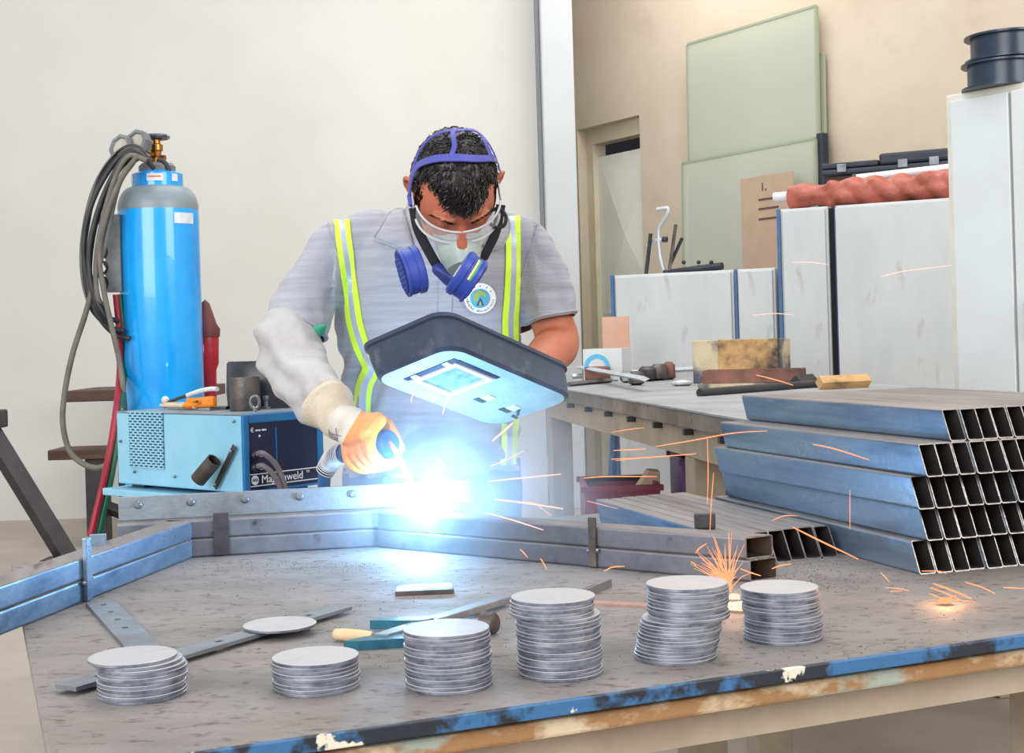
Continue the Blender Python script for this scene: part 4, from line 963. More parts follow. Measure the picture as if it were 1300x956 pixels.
# red plug behind the cylinder
p = P(262, 440, Yc + .12)
t = thing('industrial_plug', 'red industrial power plug hanging behind the gas cylinder', 'plug', V((p.x, p.y, P(262, 490, Yc + .1).z)))
r_ = .042
zp = lambda y: P(265, y, Yc + .12).z
part('cap', MB().lathe([(r_*1.1, zp(428)), (r_*1.15, zp(418)), (r_*.9, zp(412)), (r_*.35, zp(385)), (0, zp(380))], 20, mt=Matrix.Translation((p.x, p.y, 0)), caps=False), 'plug_dark', t)
part('body', MB().lathe([(0, zp(520)), (r_*.7, zp(518)), (r_*.75, zp(470)), (r_*.95, zp(462)), (r_*1.02, zp(430)), (r_, zp(428))], 20, mt=Matrix.Translation((p.x, p.y, 0)), caps=False), 'plug_red', t)
part('label', MB().box((p.x - .02, p.y - r_*1.06, zp(447)), (p.x + .0, p.y - r_*.9, zp(437))), 'label_white', t)
solo('plug_stand', MB().box((p.x - .05, p.y - .03, 0), (p.x + .05, p.y + .05, zp(521)), ch=.005), 'iron_black', 'dark post carrying the red plug behind the cylinder', 'post')
# ------------------------------------------------------------------ the welder
def smooth_me(me, it=2, f=.5):
    bm = bmesh.new(); bm.from_mesh(me)
    for _ in range(it): bmesh.ops.smooth_vert(bm, verts=bm.verts, factor=f, use_axis_x=True, use_axis_y=True, use_axis_z=True)
    bm.to_mesh(me); bm.free(); return me
def remesh(mb, voxel, it=2):
    me = mesh_of(mb, 'tmp', 'skin'); o = bpy.data.objects.new('tmp', me); C.objects.link(o)
    md_ = o.modifiers.new('r', 'REMESH'); md_.mode = 'VOXEL'; md_.voxel_size = voxel; md_.use_smooth_shade = True
    dg = bpy.context.evaluated_depsgraph_get(); out = bpy.data.meshes.new_from_object(o.evaluated_get(dg))
    bpy.data.objects.remove(o); smooth_me(out, it)
    return out
def to_mb(me, f=None, mi=None):
    mb = MB(); me.update()
    no = [v.normal.copy() for v in me.vertices]
    mb.v = [(v.co + no[i]*f(v.co, no[i])) if f else v.co.copy() for i, v in enumerate(me.vertices)]
    for p in me.polygons: mb.f.append(list(p.vertices)); mb.m.append(mi(p.center) if mi else 0); mb.sm.append(True)
    return mb
def ell_loft(mb, rings, seg=28, p=2.0, cap=True):
    """rings: (centre, U, Wv) with superellipse exponent p; rounded ends"""
    out = []
    def ring(c, U, Wv, s=1):
        r = []
        for j in range(seg):
            a_ = 2*PI*j/seg; ca, sa_ = math.cos(a_), math.sin(a_)
            r.append(c + (U*math.copysign(abs(ca)**(2/p), ca) + Wv*math.copysign(abs(sa_)**(2/p), sa_))*s)
        return r
    for c, U, Wv in rings: out.append(ring(V(c), V(U), V(Wv)))
    return mb.loft(out)
def limb(mb, pts, rs, seg=18, n=5, flat=1.0, up=None, round_=True):
    P3 = cat_curve(pts, n); k = len(pts) - 1; R = []
    for i in range(len(P3)):
        t_ = i/n; a_ = min(int(t_), k - 1); f = t_ - a_; f = f*f*(3 - 2*f); R.append(rs[a_]*(1 - f) + rs[a_ + 1]*f)
    if round_:
        d0 = (P3[0] - P3[1]).normalized(); d1 = (P3[-1] - P3[-2]).normalized()
        P3 = [P3[0] + d0*R[0]*q for q in (.98, .8, .45)] + P3 + [P3[-1] + d1*R[-1]*q for q in (.45, .8, .98)]
        R = [R[0]*q for q in (.2, .6, .89)] + R + [R[-1]*q for q in (.89, .6, .2)]
    return mb.tube(P3, R, seg, flat=flat, up=up)
# joints
shR = P(424, 322, 3.13); elR = P(372, 425, 3.02); wrR = P(431, 528, 2.80)
shL = P(676, 322, 3.14); elL = P(704, 432, 3.12); wrL = P(650, 500, 2.87)
hipz = .93
body = thing('person', 'man in a grey polo shirt bent over the bench, welding, wearing respirator and goggles', 'person', (P(556, 600, 3.25).x, 3.28, 0))
HC_ = P(577, 240, 2.83); HSC = 1.06
yaw, pit, rol = math.radians(7), math.radians(58), math.radians(6)
hf = V((math.sin(yaw), -math.cos(pit)*math.cos(yaw), -math.sin(pit))).normalized()
hu = V((math.sin(rol), -math.sin(pit), math.cos(pit))); hu = (hu - hf*hu.dot(hf)).normalized()
hx = hu.cross(hf).normalized()
if hx.x < 0: hx = -hx
def HL(x, f, u): return HC_ + (hx*x + hf*f + hu*u)*HSC
# --- head shape in local coordinates
def head_r(x, f, u):
    """unit direction -> point"""
    ax = .0765; af = .099 if f > 0 else .102; au = .120
    if u < 0:
        ax *= 1 - .30*min(1, -u)**1.2; au = .118
        if f > 0: af *= 1 + .02*(-u)
        else: af *= 1 - .35*(-u)
    else: af *= 1 - .02*u
    p = V((x*ax, f*af, u*au))
    if f > .3 and -.2 < u < .5: p.y -= .006*math.exp(-((u - .05)/.16)**2)*math.exp(-((abs(x) - .42)/.2)**2)*1.6   # eye sockets
    if f > .2: p.y += .004*math.exp(-((u - .26)/.1)**2)*math.exp(-(x/.55)**2)                         # brow
    if f > .2: p.y += .010*math.exp(-((u + .92)/.18)**2)*math.exp(-(x/.4)**2)                         # chin
    return p
hb = MB(); rings = []
for i in range(1, 40):
    th = PI*i/40; r_ = []
    for j in range(48):
        ph = 2*PI*j/48; d_ = (math.sin(th)*math.cos(ph), math.sin(th)*math.sin(ph), math.cos(th))
        q = head_r(*d_); r_.append(HL(q.x, q.y, q.z))
    rings.append(r_)
hb.loft(rings)
# nose, lips, ears, eyelids
limb(hb, [HL(0, .090, .022), HL(0, .107, -.004), HL(0, .118, -.026), HL(0, .106, -.036)], [.008, .010, .0135, .009], 12)
for s_ in (-1, 1):
    hb.ball(HL(s_*.013, .105, -.033), (.009, .010, .008), seg=10)
    hb.ball(HL(s_*.031, .083, .012), (.0145, .0145, .0125), seg=14)
    limb(hb, [HL(s_*.018, .098, .030), HL(s_*.036, .094, .034), HL(s_*.052, .080, .028)], [.006, .007, .005], 10)
    # ear: rim curve, lobe and inner plate
    rim = [HL(s_*.073, -.004, -.028), HL(s_*.080, -.012, -.018), HL(s_*.091, -.018, .002), HL(s_*.092, -.014, .024), HL(s_*.085, -.002, .033), HL(s_*.076, .004, .022)]
    limb(hb, rim, [.006, .0065, .0055, .0055, .0055, .005], 8)
    limb(hb, [HL(s_*.071, -.006, -.022), HL(s_*.078, -.010, .000), HL(s_*.077, -.006, .02)], [.008, .0085, .007], 8, flat=.6)
    hb.ball(HL(s_*.076, -.004, -.032), (.006, .007, .007), seg=8)
limb(hb, [HL(-.022, .094, -.066), HL(0, .103, -.062), HL(.022, .094, -.066)], [.005, .007, .005], 10)
limb(hb, [HL(-.020, .093, -.076), HL(0, .101, -.076), HL(.020, .093, -.076)], [.005, .008, .005], 10)
# --- neck, torso, arms, legs
nb = P(566, 292, 3.13)
limb(hb, [HL(0, -.045, -.02), HL(0, -.055, -.07), nb + V((0, -.01, 0)), nb + V((0, .03, -.06))], [.062, .060, .066, .085], 22)
def tr(px, py, Y, rx, ry, tilt=.0, tx=0.0):
    c = P(px, py, Y); return (c, V((rx, 0, tx)), V((0, ry*math.cos(tilt), ry*math.sin(tilt))))
tors = [tr(558, 268, 3.14, .07, .055), tr(557, 282, 3.14, .15, .075), tr(556, 302, 3.14, .185, .085), tr(556, 345, 3.16, .19, .10), tr(556, 400, 3.19, .185, .105),
        tr(553, 460, 3.22, .190, .118), tr(551, 520, 3.25, .182, .118), tr(550, 580, 3.27, .190, .122), tr(550, 640, 3.29, .196, .125), tr(550, 680, 3.29, .16, .10)]
ell_loft(hb, tors, 32, 2.2)
limb(hb, [P(450, 300, 3.13), shR, shR.lerp(elR, .5), elR, elR.lerp(wrR, .35), wrR], [.045, .045, .036, .030, .029, .027])
limb(hb, [P(650, 300, 3.13), shL, shL.lerp(elL, .5), elL + V((.006, .0, 0)), elL.lerp(wrL, .3) + V((.012, 0, 0)), wrL], [.045, .045, .044, .049, .047, .030])
fl = {}
for s_ in (-1, 1):
    hp = V((P(550, 640, 3.29).x + s_*.095, 3.29, .88)); kn = hp + V((s_*.03, -.03, -.42)); an = kn + V((s_*.01, .08, -.38))
    limb(hb, [hp, hp.lerp(kn, .5), kn, kn.lerp(an, .35) + V((0, .015, 0)), an], [.095, .085, .062, .058, .042]); fl[s_] = (hp, kn, an)
    limb(hb, [an + V((0, .02, -.03)), an + V((s_*.01, -.06, -.045)), an + V((s_*.02, -.15, -.055))], [.038, .036, .028])
# --- hand helper: palm and five fingers closed round a grip axis
def hand(mb, wrist, gc, gax, palm_dir, rg, s=1.0, thumb_off=.02, order=1, fr_=.0095):
    """gc: middle of grip, gax: unit axis toward the index side, palm_dir: from grip to palm, rg: grip radius"""
    gax = V(gax).normalized(); n1 = V(palm_dir); n1 = (n1 - gax*n1.dot(gax)).normalized(); n2 = gax.cross(n1)*order
    pc_ = gc + n1*(rg + .016*s)
    # palm slab
    rings = []
    for q, (w_, th_) in zip((-.046, -.035, -.012, .012, .034, .044), ((.018, .008), (.030, .013), (.034, .015), (.034, .015), (.031, .014), (.018, .008))):
        rings.append((pc_ + gax*q*s, n2*w_*s, n1*th_*s))
    ell_loft(mb, rings, 18, 2.5)
    limb(mb, [wrist, wrist.lerp(pc_, .5), pc_ - gax*.008], [.029*s, .031*s, .026*s], 16)
    tips = []
    for i in range(4):
        ax_ = gax*(.033 - .0215*i)*s; L_ = (1.0, 1.08, 1.02, .86)[i]
        pts, rr = [], []
        for a_, r_ in ((25, fr_*1.15), (-22, fr_*1.1), (-68, fr_*1.05), (-118*L_, fr_), (-160*L_, fr_*.86)):
            q = math.radians(a_); R_ = (rg + fr_*1.0*s) if a_ < 0 else rg + .018*s
            pts.append(gc + ax_ + (n1*math.cos(q) + n2*math.sin(q))*R_); rr.append(r_*s)
        limb(mb, pts, rr, 12, 4); tips.append(pts)
    # thumb from the side of the palm, closing from the other side
    tb0 = pc_ + n2*.024*s - gax*.012*s
    pts = [tb0, gc + gax*.006*s + (n1*math.cos(1.05) + n2*math.sin(1.05))*(rg + .019*s), gc + gax*(thumb_off)*s + (n1*math.cos(1.75) + n2*math.sin(1.75))*(rg + .012*s), gc + gax*(thumb_off + .014)*s + (n1*math.cos(2.45) + n2*math.sin(2.45))*(rg + .010*s)]
    limb(mb, pts, [.0155*s, .0135*s, .0115*s, .0095*s], 12, 4)
    return pc_
# left hand (behind the shield) holds the shield grip
gripc = P(628, 512, 2.80)
hand(hb, wrL, gripc, V((-.7, .55, .3)), V((.45, .35, .8)), .013, 1.0, order=1)
skin_me = remesh(hb, .0042, 2)
bd = part('body', None, 'skin', body, me=None) if False else None
mb_ = to_mb(skin_me)
bo_ = bpy.data.objects.new('body', mesh_of(mb_, 'body', 'skin', V(body.location))); C.objects.link(bo_); bo_.parent = body

# --- trousers and boots
tb = MB()
ell_loft(tb, [tr(550, 585, 3.27, .196, .128), tr(550, 620, 3.285, .203, .135), tr(550, 660, 3.29, .205, .135), tr(550, 690, 3.29, .18, .12)], 32, 2.3)
for s_ in (-1, 1):
    hp, kn, an = fl[s_]; limb(tb, [hp + V((0, 0, .02)), hp.lerp(kn, .5), kn, kn.lerp(an, .5), an + V((0, 0, -.02))], [.112, .102, .082, .076, .072], 22, round_=False)
tm = remesh(tb, .009, 2)
fold = lambda sc_, am, st=(1, 1, 1): (lambda co, no: noise.noise(V((co.x*sc_*st[0], co.y*sc_*st[1], co.z*sc_*st[2])))*am)
tr_mb = to_mb(tm, lambda co, no: noise.noise(V((co.x*9, co.y*9, co.z*16 + co.x*5)))*.009 + noise.noise(co*28)*.002)
tr_o = part('trousers', tr_mb, 'trouser_blue', body)
for s_ in (-1, 1):
    an = fl[s_][2]; mb = MB()
    limb(mb, [an + V((0, .02, .05)), an + V((0, .015, -.02)), an + V((s_*.008, -.03, -.04)), an + V((s_*.02, -.12, -.05)), an + V((s_*.024, -.17, -.052))], [.05, .05, .048, .042, .03], 16)
    for v in mb.v: v.z = max(v.z, .018)
    bt = part('boot', mb, 'boot_black', body)
    mb = MB().prism([(an.x + s_*.012 + .045*math.cos(q), an.y - .07 + .125*math.sin(q)) for q in [k*PI/10 for k in range(20)]], 0, .02)
    part('sole', mb, 'boot_black', bt)

# --- polo shirt
sb_ = MB()
def tz(px, py, Y, rx, ry, p_=0): return (P(px, py, Y), V((rx, 0, 0)), V((0, ry, 0)))
shirt = [tz(566, 262, 3.14, .075, .07), tz(560, 272, 3.135, .115, .082), tz(557, 290, 3.13, .178, .098), tz(556, 312, 3.13, .205, .116), tz(555, 350, 3.15, .222, .135), tz(553, 400, 3.18, .226, .142),
         tz(552, 450, 3.21, .208, .142), tz(549, 500, 3.23, .196, .142), tz(547, 550, 3.245, .196, .146), tz(546, 588, 3.26, .205, .150), tz(546, 600, 3.26, .206, .151)]
ell_loft(sb_, shirt, 40, 2.25)
limb(sb_, [P(475, 303, 3.12), P(438, 318, 3.11), P(405, 357, 3.09), P(380, 400, 3.06), P(373, 424, 3.03)], [.064, .070, .068, .069, .067], 26)
limb(sb_, [P(630, 303, 3.13), P(664, 316, 3.13), P(686, 352, 3.12), P(698, 385, 3.115), P(703, 404, 3.11)], [.064, .068, .064, .060, .058], 26)
# collar roll built into the cloth
sm_ = remesh(sb_, .0065, 3)
def shirt_fold(co, no):
    # drape: diagonal folds from the shoulders, deep sagging folds at the belly
    d_ = noise.noise(V((co.x*7 + 3, co.y*3, co.z*2.2)))*.010
    low = max(0, min(1, (1.22 - co.z)/.25))
    d_ += low*(.015*math.sin(co.z*50 + 9*(co.x + .16)**2*40 + noise.noise(co*5)*3.2)) * (1 if no.y < 0 else .4)
    d_ += .004*math.sin(co.x*38 + co.z*9 + noise.noise(co*6)*3)*(1 - low)
    if co.x < P(430, 350, 3.1).x or co.x > P(680, 350, 3.1).x:
        d_ += .011*noise.noise(V((co.x*16, co.y*14, co.z*9 + co.x*12))) + .005*noise.noise(co*30)
    return d_ + noise.noise(co*24)*.0016
sh_mb = to_mb(sm_, shirt_fold)
# cut the sleeve ends and neck opening open: drop faces outside
def plane_split(mb, planes):
    bm = bmesh.new(); vs = [bm.verts.new(v) for v in mb.v]
    for f in mb.f:
        try: bm.faces.new([vs[i] for i in f])
        except ValueError: pass
    for co, no, box_ in planes:
        fs = [f for f in bm.faces if box_(f.calc_center_median())]
        g_ = list({e for f in fs for e in f.edges}) + list({v for f in fs for v in f.verts}) + fs
        bmesh.ops.bisect_plane(bm, geom=g_, plane_co=co, plane_no=no, dist=1e-5)
    bm.verts.index_update(); out = MB(); out.v = [v.co.copy() for v in bm.verts]
    for f in bm.faces: out.f.append([v.index for v in f.verts]); out.m.append(0); out.sm.append(True)
    bm.free(); return out
def cut(mb, test):
    keep = [i for i, f in enumerate(mb.f) if not test(sum((mb.v[j] for j in f), V((0, 0, 0)))/len(f))]
    mb.f = [mb.f[i] for i in keep]; mb.m = [mb.m[i] for i in keep]; mb.sm = [mb.sm[i] for i in keep]; return mb
eR0, eR1 = P(392, 350, 3.09), P(371, 424, 3.03); dR = (eR1 - eR0).normalized()
hemR = P(369, 424, 3.04); hemL = P(704, 405, 3.11); dL = (P(703, 402, 3.11) - P(692, 350, 3.12)).normalized()
nk = P(570, 268, 3.11)
def test(c):
    if c.x < P(425, 380, 3.1).x and (c - hemR).dot(dR) > 0: return True
    if c.x > P(660, 380, 3.1).x and c.z > 1.15 and (c - hemL).dot(dL) > 0: return True
    if (V((c.x - nk.x, (c.y - nk.y), 0))).length < .074 and c.z > nk.z - .03: return True
    if c.z < P(546, 598, 3.26).z: return True
    return False
sh_mb = plane_split(sh_mb, [(hemR, dR, lambda c: c.x < P(425, 380, 3.1).x), (hemL, dL, lambda c: c.x > P(660, 380, 3.1).x and c.z > 1.15), (P(546, 598, 3.26), V((0, 0, 1)), lambda c: c.z < 1.0)])
sh_mb = cut(sh_mb, test)
sh_mb.v = [V(v) for v in sh_mb.v]
sh = part('polo_shirt', sh_mb, 'shirt_grey', body, label='grey polo shirt with yellow and silver braces')
so = sh.modifiers.new('cloth', 'SOLIDIFY'); so.thickness = .0028; so.offset = -1
bvh = BVHTree.FromPolygons([tuple(v) for v in sh_mb.v], sh_mb.f)
def hit(px, py, b=None, off=.003):
    r = ray(px, py).normalized(); h = (b or bvh).ray_cast(CAM + r*1.2, r)
    if h[0] is None: return None
    n = h[1]; n = n if n.dot(r) < 0 else -n
    return h[0] + n*off, n
# sleeve hem bands and collar, placket
def ring_on(c, ax, R, r, m_, name, par, n=40, b=bvh, off=.002):
    ax = ax.normalized(); u_ = ax.orthogonal().normalized(); w_ = ax.cross(u_); pts = []
    for k in range(n):
        d_ = u_*math.cos(2*PI*k/n) + w_*math.sin(2*PI*k/n); h = b.ray_cast(c + d_*.0001, d_)
        pts.append((h[0] + d_*off) if h[0] is not None and (h[0] - c).length < R*1.7 else c + d_*R)
    return part(name, MB().tube(pts, r, 6, loop=True), m_, par)
ring_on(hemR - dR*.006, dR, .067, .0032, 'shirt_grey', 'sleeve_hem', sh)
ring_on(hemL - dL*.006, dL, .060, .0032, 'shirt_grey', 'sleeve_hem', sh)
for c_, ax_, R_s in ((P(432, 322, 3.11), V((-1, 0, -.35)), .10), (P(672, 322, 3.12), V((1, 0, -.35)), .10)):
    ring_on(c_, ax_, R_s, .0017, 'shirt_grey', 'sleeve_seam', sh, 60, off=.0005)
# collar: folded band round the neck with two points at the front
cm = MB(); rings = []; N_ = 36
for k in range(N_ + 1):
    a_ = -PI/2 + .42 + (2*PI - .84)*k/N_          # opening toward the camera
    ca, sa_ = math.cos(a_), math.sin(a_)
    fx = min(1, abs(k - 0)/5, abs(k - N_)/5)
    front = max(0, -sa_)
    base = nk + V((ca*.080, sa_*.080, -.012 - .055*front)); topc = nk + V((ca*.074, sa_*.072 + .0, .034 - .040*front)); 
    out = nk + V((ca*(.112 + .020*front), sa_*(.108), -.016 - .070*front - .010*front))
    rings.append([base, topc, topc + V((ca*.008, sa_*.008, .001)), out + V((0, 0, .0)), out + V((-ca*.006, -sa_*.006, -.004)), base + V((ca*.004, sa_*.004, .004))])
cm.loft(rings, smooth=False)
co_ = part('collar', cm, 'shirt_grey', sh)
def ribbon(pts_px, w, mats_w, name, par, off=.004, b=None, m_=None, th=.0022, sub=14, wdir=None, extra=None):
    """band that follows the cloth: mats_w = list of (fraction, material index)"""
    ctr = [V((x, y, 0)) for x, y in pts_px]; cc_ = cat_curve(ctr, sub)
    rows = []
    fr_ = [0]
    for f, _ in mats_w: fr_.append(fr_[-1] + f)
    last = None
    for i, q in enumerate(cc_):
        a_ = cc_[max(0, i - 1)]; b_ = cc_[min(len(cc_) - 1, i + 1)]; t_ = (b_ - a_).normalized(); nrm_ = V((-t_.y, t_.x, 0))
        if nrm_.x < 0: nrm_ = -nrm_
        if wdir: nrm_ = V(wdir)
        ww = w(i/(len(cc_) - 1)) if callable(w) else w
        row = []
        for f in fr_:
            px_, py_ = q.x + nrm_.x*ww*(f - .5), q.y + nrm_.y*ww*(f - .5)
            h = hit(px_, py_, b, off)
            row.append(h)
        rows.append(row)
    # fill gaps and even out the depth
    good = [r for r in rows if all(h is not None for h in r)]
    mb = MB(); n_ = len(fr_)
    pos = [[h[0] for h in r] for r in good]; nor = [[h[1] for h in r] for r in good]
    for i in range(1, len(pos) - 1):
        for j in range(n_): pos[i][j] = pos[i][j]*.5 + (pos[i - 1][j] + pos[i + 1][j])*.25
    for i in range(len(pos) - 1):
        for j in range(n_ - 1):
            A_, B_, C_, D_ = pos[i][j], pos[i][j + 1], pos[i + 1][j + 1], pos[i + 1][j]
            na, nb_, nc, nd = nor[i][j]*th, nor[i][j + 1]*th, nor[i + 1][j + 1]*th, nor[i + 1][j]*th
            mb.add([A_, B_, C_, D_, A_ - na, B_ - nb_, C_ - nc, D_ - nd], [[0, 1, 2, 3], [7, 6, 5, 4], [0, 4, 5, 1], [1, 5, 6, 2], [2, 6, 7, 3], [3, 7, 4, 0]], mats_w[j][1], False)
    return part(name, mb, m_ or ['hivis_yellow', 'hivis_silver'], par)
hv = [(.33, 0), (.34, 1), (.33, 0)]
ribbon([(434, 266), (436, 300), (441, 340), (447, 380), (452, 412), (462, 445), (472, 468), (463, 490), (461, 520), (463, 560), (464, 590)], 20, hv, 'reflective_brace', sh)
ribbon([(649, 258), (651, 300), (651, 340), (649, 380), (647, 410), (648, 450), (648, 500), (646, 560), (645, 590)], 20, hv, 'reflective_brace', sh)
# placket with button line
ribbon([(566, 352), (566, 372), (565, 392), (564, 412)], 17, [(1, 0)], 'placket', sh, m_=['shirt_grey'], off=.003)
def lapel(inner, outer_, name='collar_lapel'):
    a_ = cat_curve([V((x, y, 0)) for x, y in inner], 6); b_ = cat_curve([V((x, y, 0)) for x, y in outer_], 6); n_ = min(len(a_), len(b_)); rows = []
    for i in range(n_):
        pa = a_[round(i*(len(a_) - 1)/(n_ - 1))]; pb = b_[round(i*(len(b_) - 1)/(n_ - 1))]; row = []
        for k in range(6):
            q = pa.lerp(pb, k/5); h = hit(q.x, q.y, None, .010 - .004*abs(k/5*2 - 1))
            row.append(h[0] if h else (row[-1] if row else None))
        if all(x_ is not None for x_ in row): rows.append(row)
    mb = MB().loft(rows, 0, True, False, False); lp = part(name, mb, 'shirt_grey', co_)
    so_ = lp.modifiers.new('cloth', 'SOLIDIFY'); so_.thickness = .006; so_.offset = -1
    part('lapel_edge', MB().tube([r_[-1] for r_ in rows], .0022, 6), 'shirt_grey', lp)
lapel([(512, 262), (516, 278), (522, 298), (528, 318)], [(500, 264), (490, 280), (482, 294), (477, 305), (500, 313), (520, 320)])
lapel([(630, 275), (626, 290), (618, 305), (612, 312)], [(640, 270), (646, 285), (644, 300), (634, 314), (622, 318)])
# emblem on the chest
ec = (609, 378); er = 19.5
def disc_on(c, r, m_, name, par, off, th0=0, n=28, rings_=5, par_lbl=None):
    mb = MB(); vs = []; fs = []
    h0 = hit(c[0], c[1], None, off); vs.append(h0[0])
    for i in range(1, rings_ + 1):
        for j in range(n):
            a_ = 2*PI*j/n; h = hit(c[0] + r*i/rings_*math.cos(a_), c[1] + r*i/rings_*math.sin(a_), None, off); vs.append(h[0] if h else h0[0])
    for j in range(n): fs.append([0, 1 + j, 1 + (j + 1) % n])
    for i in range(rings_ - 1):
        for j in range(n): a_ = 1 + i*n; fs.append([a_ + j, a_ + n + j, a_ + n + (j + 1) % n, a_ + (j + 1) % n])
    mb.add(vs, fs, 0, True); return part(name, mb, m_, par, label=par_lbl)
em = disc_on(ec, er, 'emblem_white', 'chest_emblem', sh, .0045, par_lbl='round white chest emblem with a blue and green centre')
disc_on((ec[0], ec[1]), 12.2, 'emblem_blue', 'emblem_centre', em, .0058)
def patch(c, pts, m_, off, name='emblem_shape'):
    vs = []
    for x, y in pts: h = hit(c[0] + x, c[1] + y, None, off); vs.append(h[0])
    return part(name, MB().add(vs, [list(range(len(vs)))]), m_, em)
patch(ec, [(-9, -3), (-7, -7), (-2, -10), (4, -9.5), (8, -5), (5, -1), (2, -4), (-1, -2), (-3, 2), (-5, 6), (-8, 3)], 'emblem_green', .0066)
patch(ec, [(0, -1), (4.5, 9), (-4.5, 9)], 'emblem_teal', .0070)
patch(ec, [(0, 2.5), (2, 8.5), (-2, 8.5)], 'emblem_orange', .0074)
patch(ec, [(8, 3), (10, 1), (9.5, 6)], 'emblem_orange', .0070)
txt = 'HENDEK BELED\u0130YES\u0130'; mb = MB()
for i, chh in enumerate(txt):
    if chh == ' ': continue
    a_ = math.radians(172 - 164*i/(len(txt) - 1)); x, y = ec[0] + 15.7*math.cos(a_), ec[1] + 15.7*math.sin(a_)
    h = hit(x, y, None, .0052); 
    if not h: continue
    up_ = V((-math.cos(a_), 0, math.sin(a_)))
    n_ = V((0, -1, 0)); x_ = up_.cross(n_).normalized()*1
    m_ = Matrix(((x_.x, up_.x, n_.x, h[0].x), (x_.y, up_.y, n_.y, h[0].y), (x_.z, up_.z, n_.z, h[0].z), (0, 0, 0, 1)))
    mb.text(chh, .0088, m_, depth=.0001)
part('emblem_lettering', mb, 'emblem_text', em)
mb = MB()
for a_ in (-60, -90, -115, -35):
    x, y = ec[0] + 15.7*math.cos(math.radians(a_)), ec[1] + 15.7*math.sin(math.radians(a_)); h = hit(x, y, None, .0052)
    if h: mb.ball(h[0], .0014, seg=6)
part('emblem_star', mb, 'emblem_text', em)

# --- protective sleeve on the right arm
sl_ = MB()
limb(sl_, [P(369, 412, 3.035), P(366, 440, 3.00), P(380, 472, 2.94), P(402, 500, 2.875), P(422, 522, 2.82)], [.060, .066, .066, .058, .045], 26, round_=False)
slm = remesh(sl_, .006, 2)
sl_mb = to_mb(slm, lambda co, no: .013*noise.noise(V((co.x*14 + co.z*8, co.y*12, co.z*20 - co.x*8))) + .007*math.sin((co.z*1.2 + co.x)*70 + noise.noise(co*8)*3)*.6 + .005*noise.noise(co*34))
ps = part('protective_sleeve', sl_mb, 'sleeve_leather', body, label='pale leather forearm sleeve')
lining = MB(); q = P(398, 421, 3.0)
limb(lining, [P(390, 424, 3.02), P(402, 420, 3.0), P(408, 416, 2.99)], [.016, .022, .012], 14, flat=.6)
part('lining', lining, 'sleeve_lining', ps, label='green lining of the sleeve end')

# --- right glove round the torch
gax = V((.62, -.76, .16)).normalized(); gcen = P(476, 567, 2.70)
gm = MB(); pd = V((-.62, -.15, .75))
hand(gm, P(432, 534, 2.79), gcen, gax, pd, .026, 1.14, thumb_off=.012, order=-1, fr_=.0112)
glm = remesh(gm, .0026, 2)
n1_ = (pd - gax*pd.dot(gax)).normalized(); wrg = P(432, 534, 2.79)
pl_n = (gcen - wrg).normalized()
def gmi(c): return 0 if (c - P(446, 548, 2.74)).dot(V((.86, 0, -.51))) < 0 else 1
gl_mb = to_mb(glm, lambda co, no: noise.noise(co*60)*.0012, gmi)
gl = part('work_glove', gl_mb, ['knit_white', 'orange_rubber'], body, label='white knit work glove with orange rubber palm and fingers')
cu = MB(); c0 = P(414, 512, 2.835); c1 = P(437, 541, 2.775)
limb(cu, [c0, c0.lerp(c1, .25), c0.lerp(c1, .6), c1], [.050, .046, .040, .036], 24, round_=False)
cum = MB().tube([c0 + (c1 - c0)*q for q in (0, .0, .06, .14, .2, .5, .8, 1.0)], [.046, .050, .054, .053, .047, .043, .039, .034], 28)
for v in cum.v: v += (v - c0.lerp(c1, .5)).normalized()*noise.noise(v*26)*.004
part('cuff', cum, 'cuff_knit', gl)
bg_ = BVHTree.FromPolygons([tuple(v) for v in gl_mb.v], gl_mb.f)
mb = MB()
for (x0, y0, x1, y1, c_) in ((421, 550, 434, 554, 0), (427, 543, 430, 560, 0), (423, 557, 433, 547, 0), (425, 562, 431, 552, 0)):
    a_ = hit(x0, y0, bg_, .0016); b_ = hit(x1, y1, bg_, .0016)
    if a_ and b_: mb.tube([a_[0], a_[0].lerp(b_[0], .5), b_[0]], .0007, 4)
if mb.v: part('printed_mark', mb, 'ink_purple', gl)

# --- torch, hose
tt = thing('welding_torch', 'blue welding torch with a copper neck held in the orange glove', 'torch', gcen)
R_ = .0258
part('grip', MB().tube([gcen - gax*.11, gcen - gax*.05, gcen - gax*.01, gcen + gax*.03, gcen + gax*.045, gcen + gax*.052], [.016, .018, R_, R_*1.08, R_*1.02, R_*.8], 20), 'torch_blue', tt)
nz0 = gcen + gax*.05
part('neck', MB().tube(cat_curve([nz0, P(500, 570, 2.645), P(507, 580, 2.63), P(512, 592, 2.615), P(518, 606, 2.60)], 6), [.0056]*25, 12), 'copper', tt, label='bent copper neck')
part('nozzle', MB().tube([P(514, 597, 2.61), P(520, 610, 2.60), P(524, 618, 2.60)], [.006, .0075, .0065], 14), 'copper', tt)
part('trigger', MB().box((-.02, -.004, -.006), (.02, .004, .006), ch=.002, mt=frame(gcen + V((.0, -.005, -R_ - .004)), gax)), 'black_plastic', tt)
hs = gcen - gax*.11; back = [hs, hs - gax*.03, P(420, 585, 2.86), P(412, 600, 2.88), P(410, 640, 2.92), P(405, 720, 3.0)]
cv = cat_curve(back[:4], 12); mb = MB(); rr = [.0165 + .0028*(1 if (k % 2) else -.4) for k in range(len(cv))]
mb.tube(cv, rr, 18)
part('bend_protector', mb, 'hose_black', tt)
mb = MB()
for k in range(2, len(cv) - 1, 2):
    t_ = (cv[k + 1] - cv[k - 1]).normalized(); m_ = axisz(cv[k], t_)
    mb.tube([m_ @ V((.0196*math.cos(q), .0196*math.sin(q), 0)) for q in [j*PI/10 for j in range(20)]], .0009, 5, loop=True)
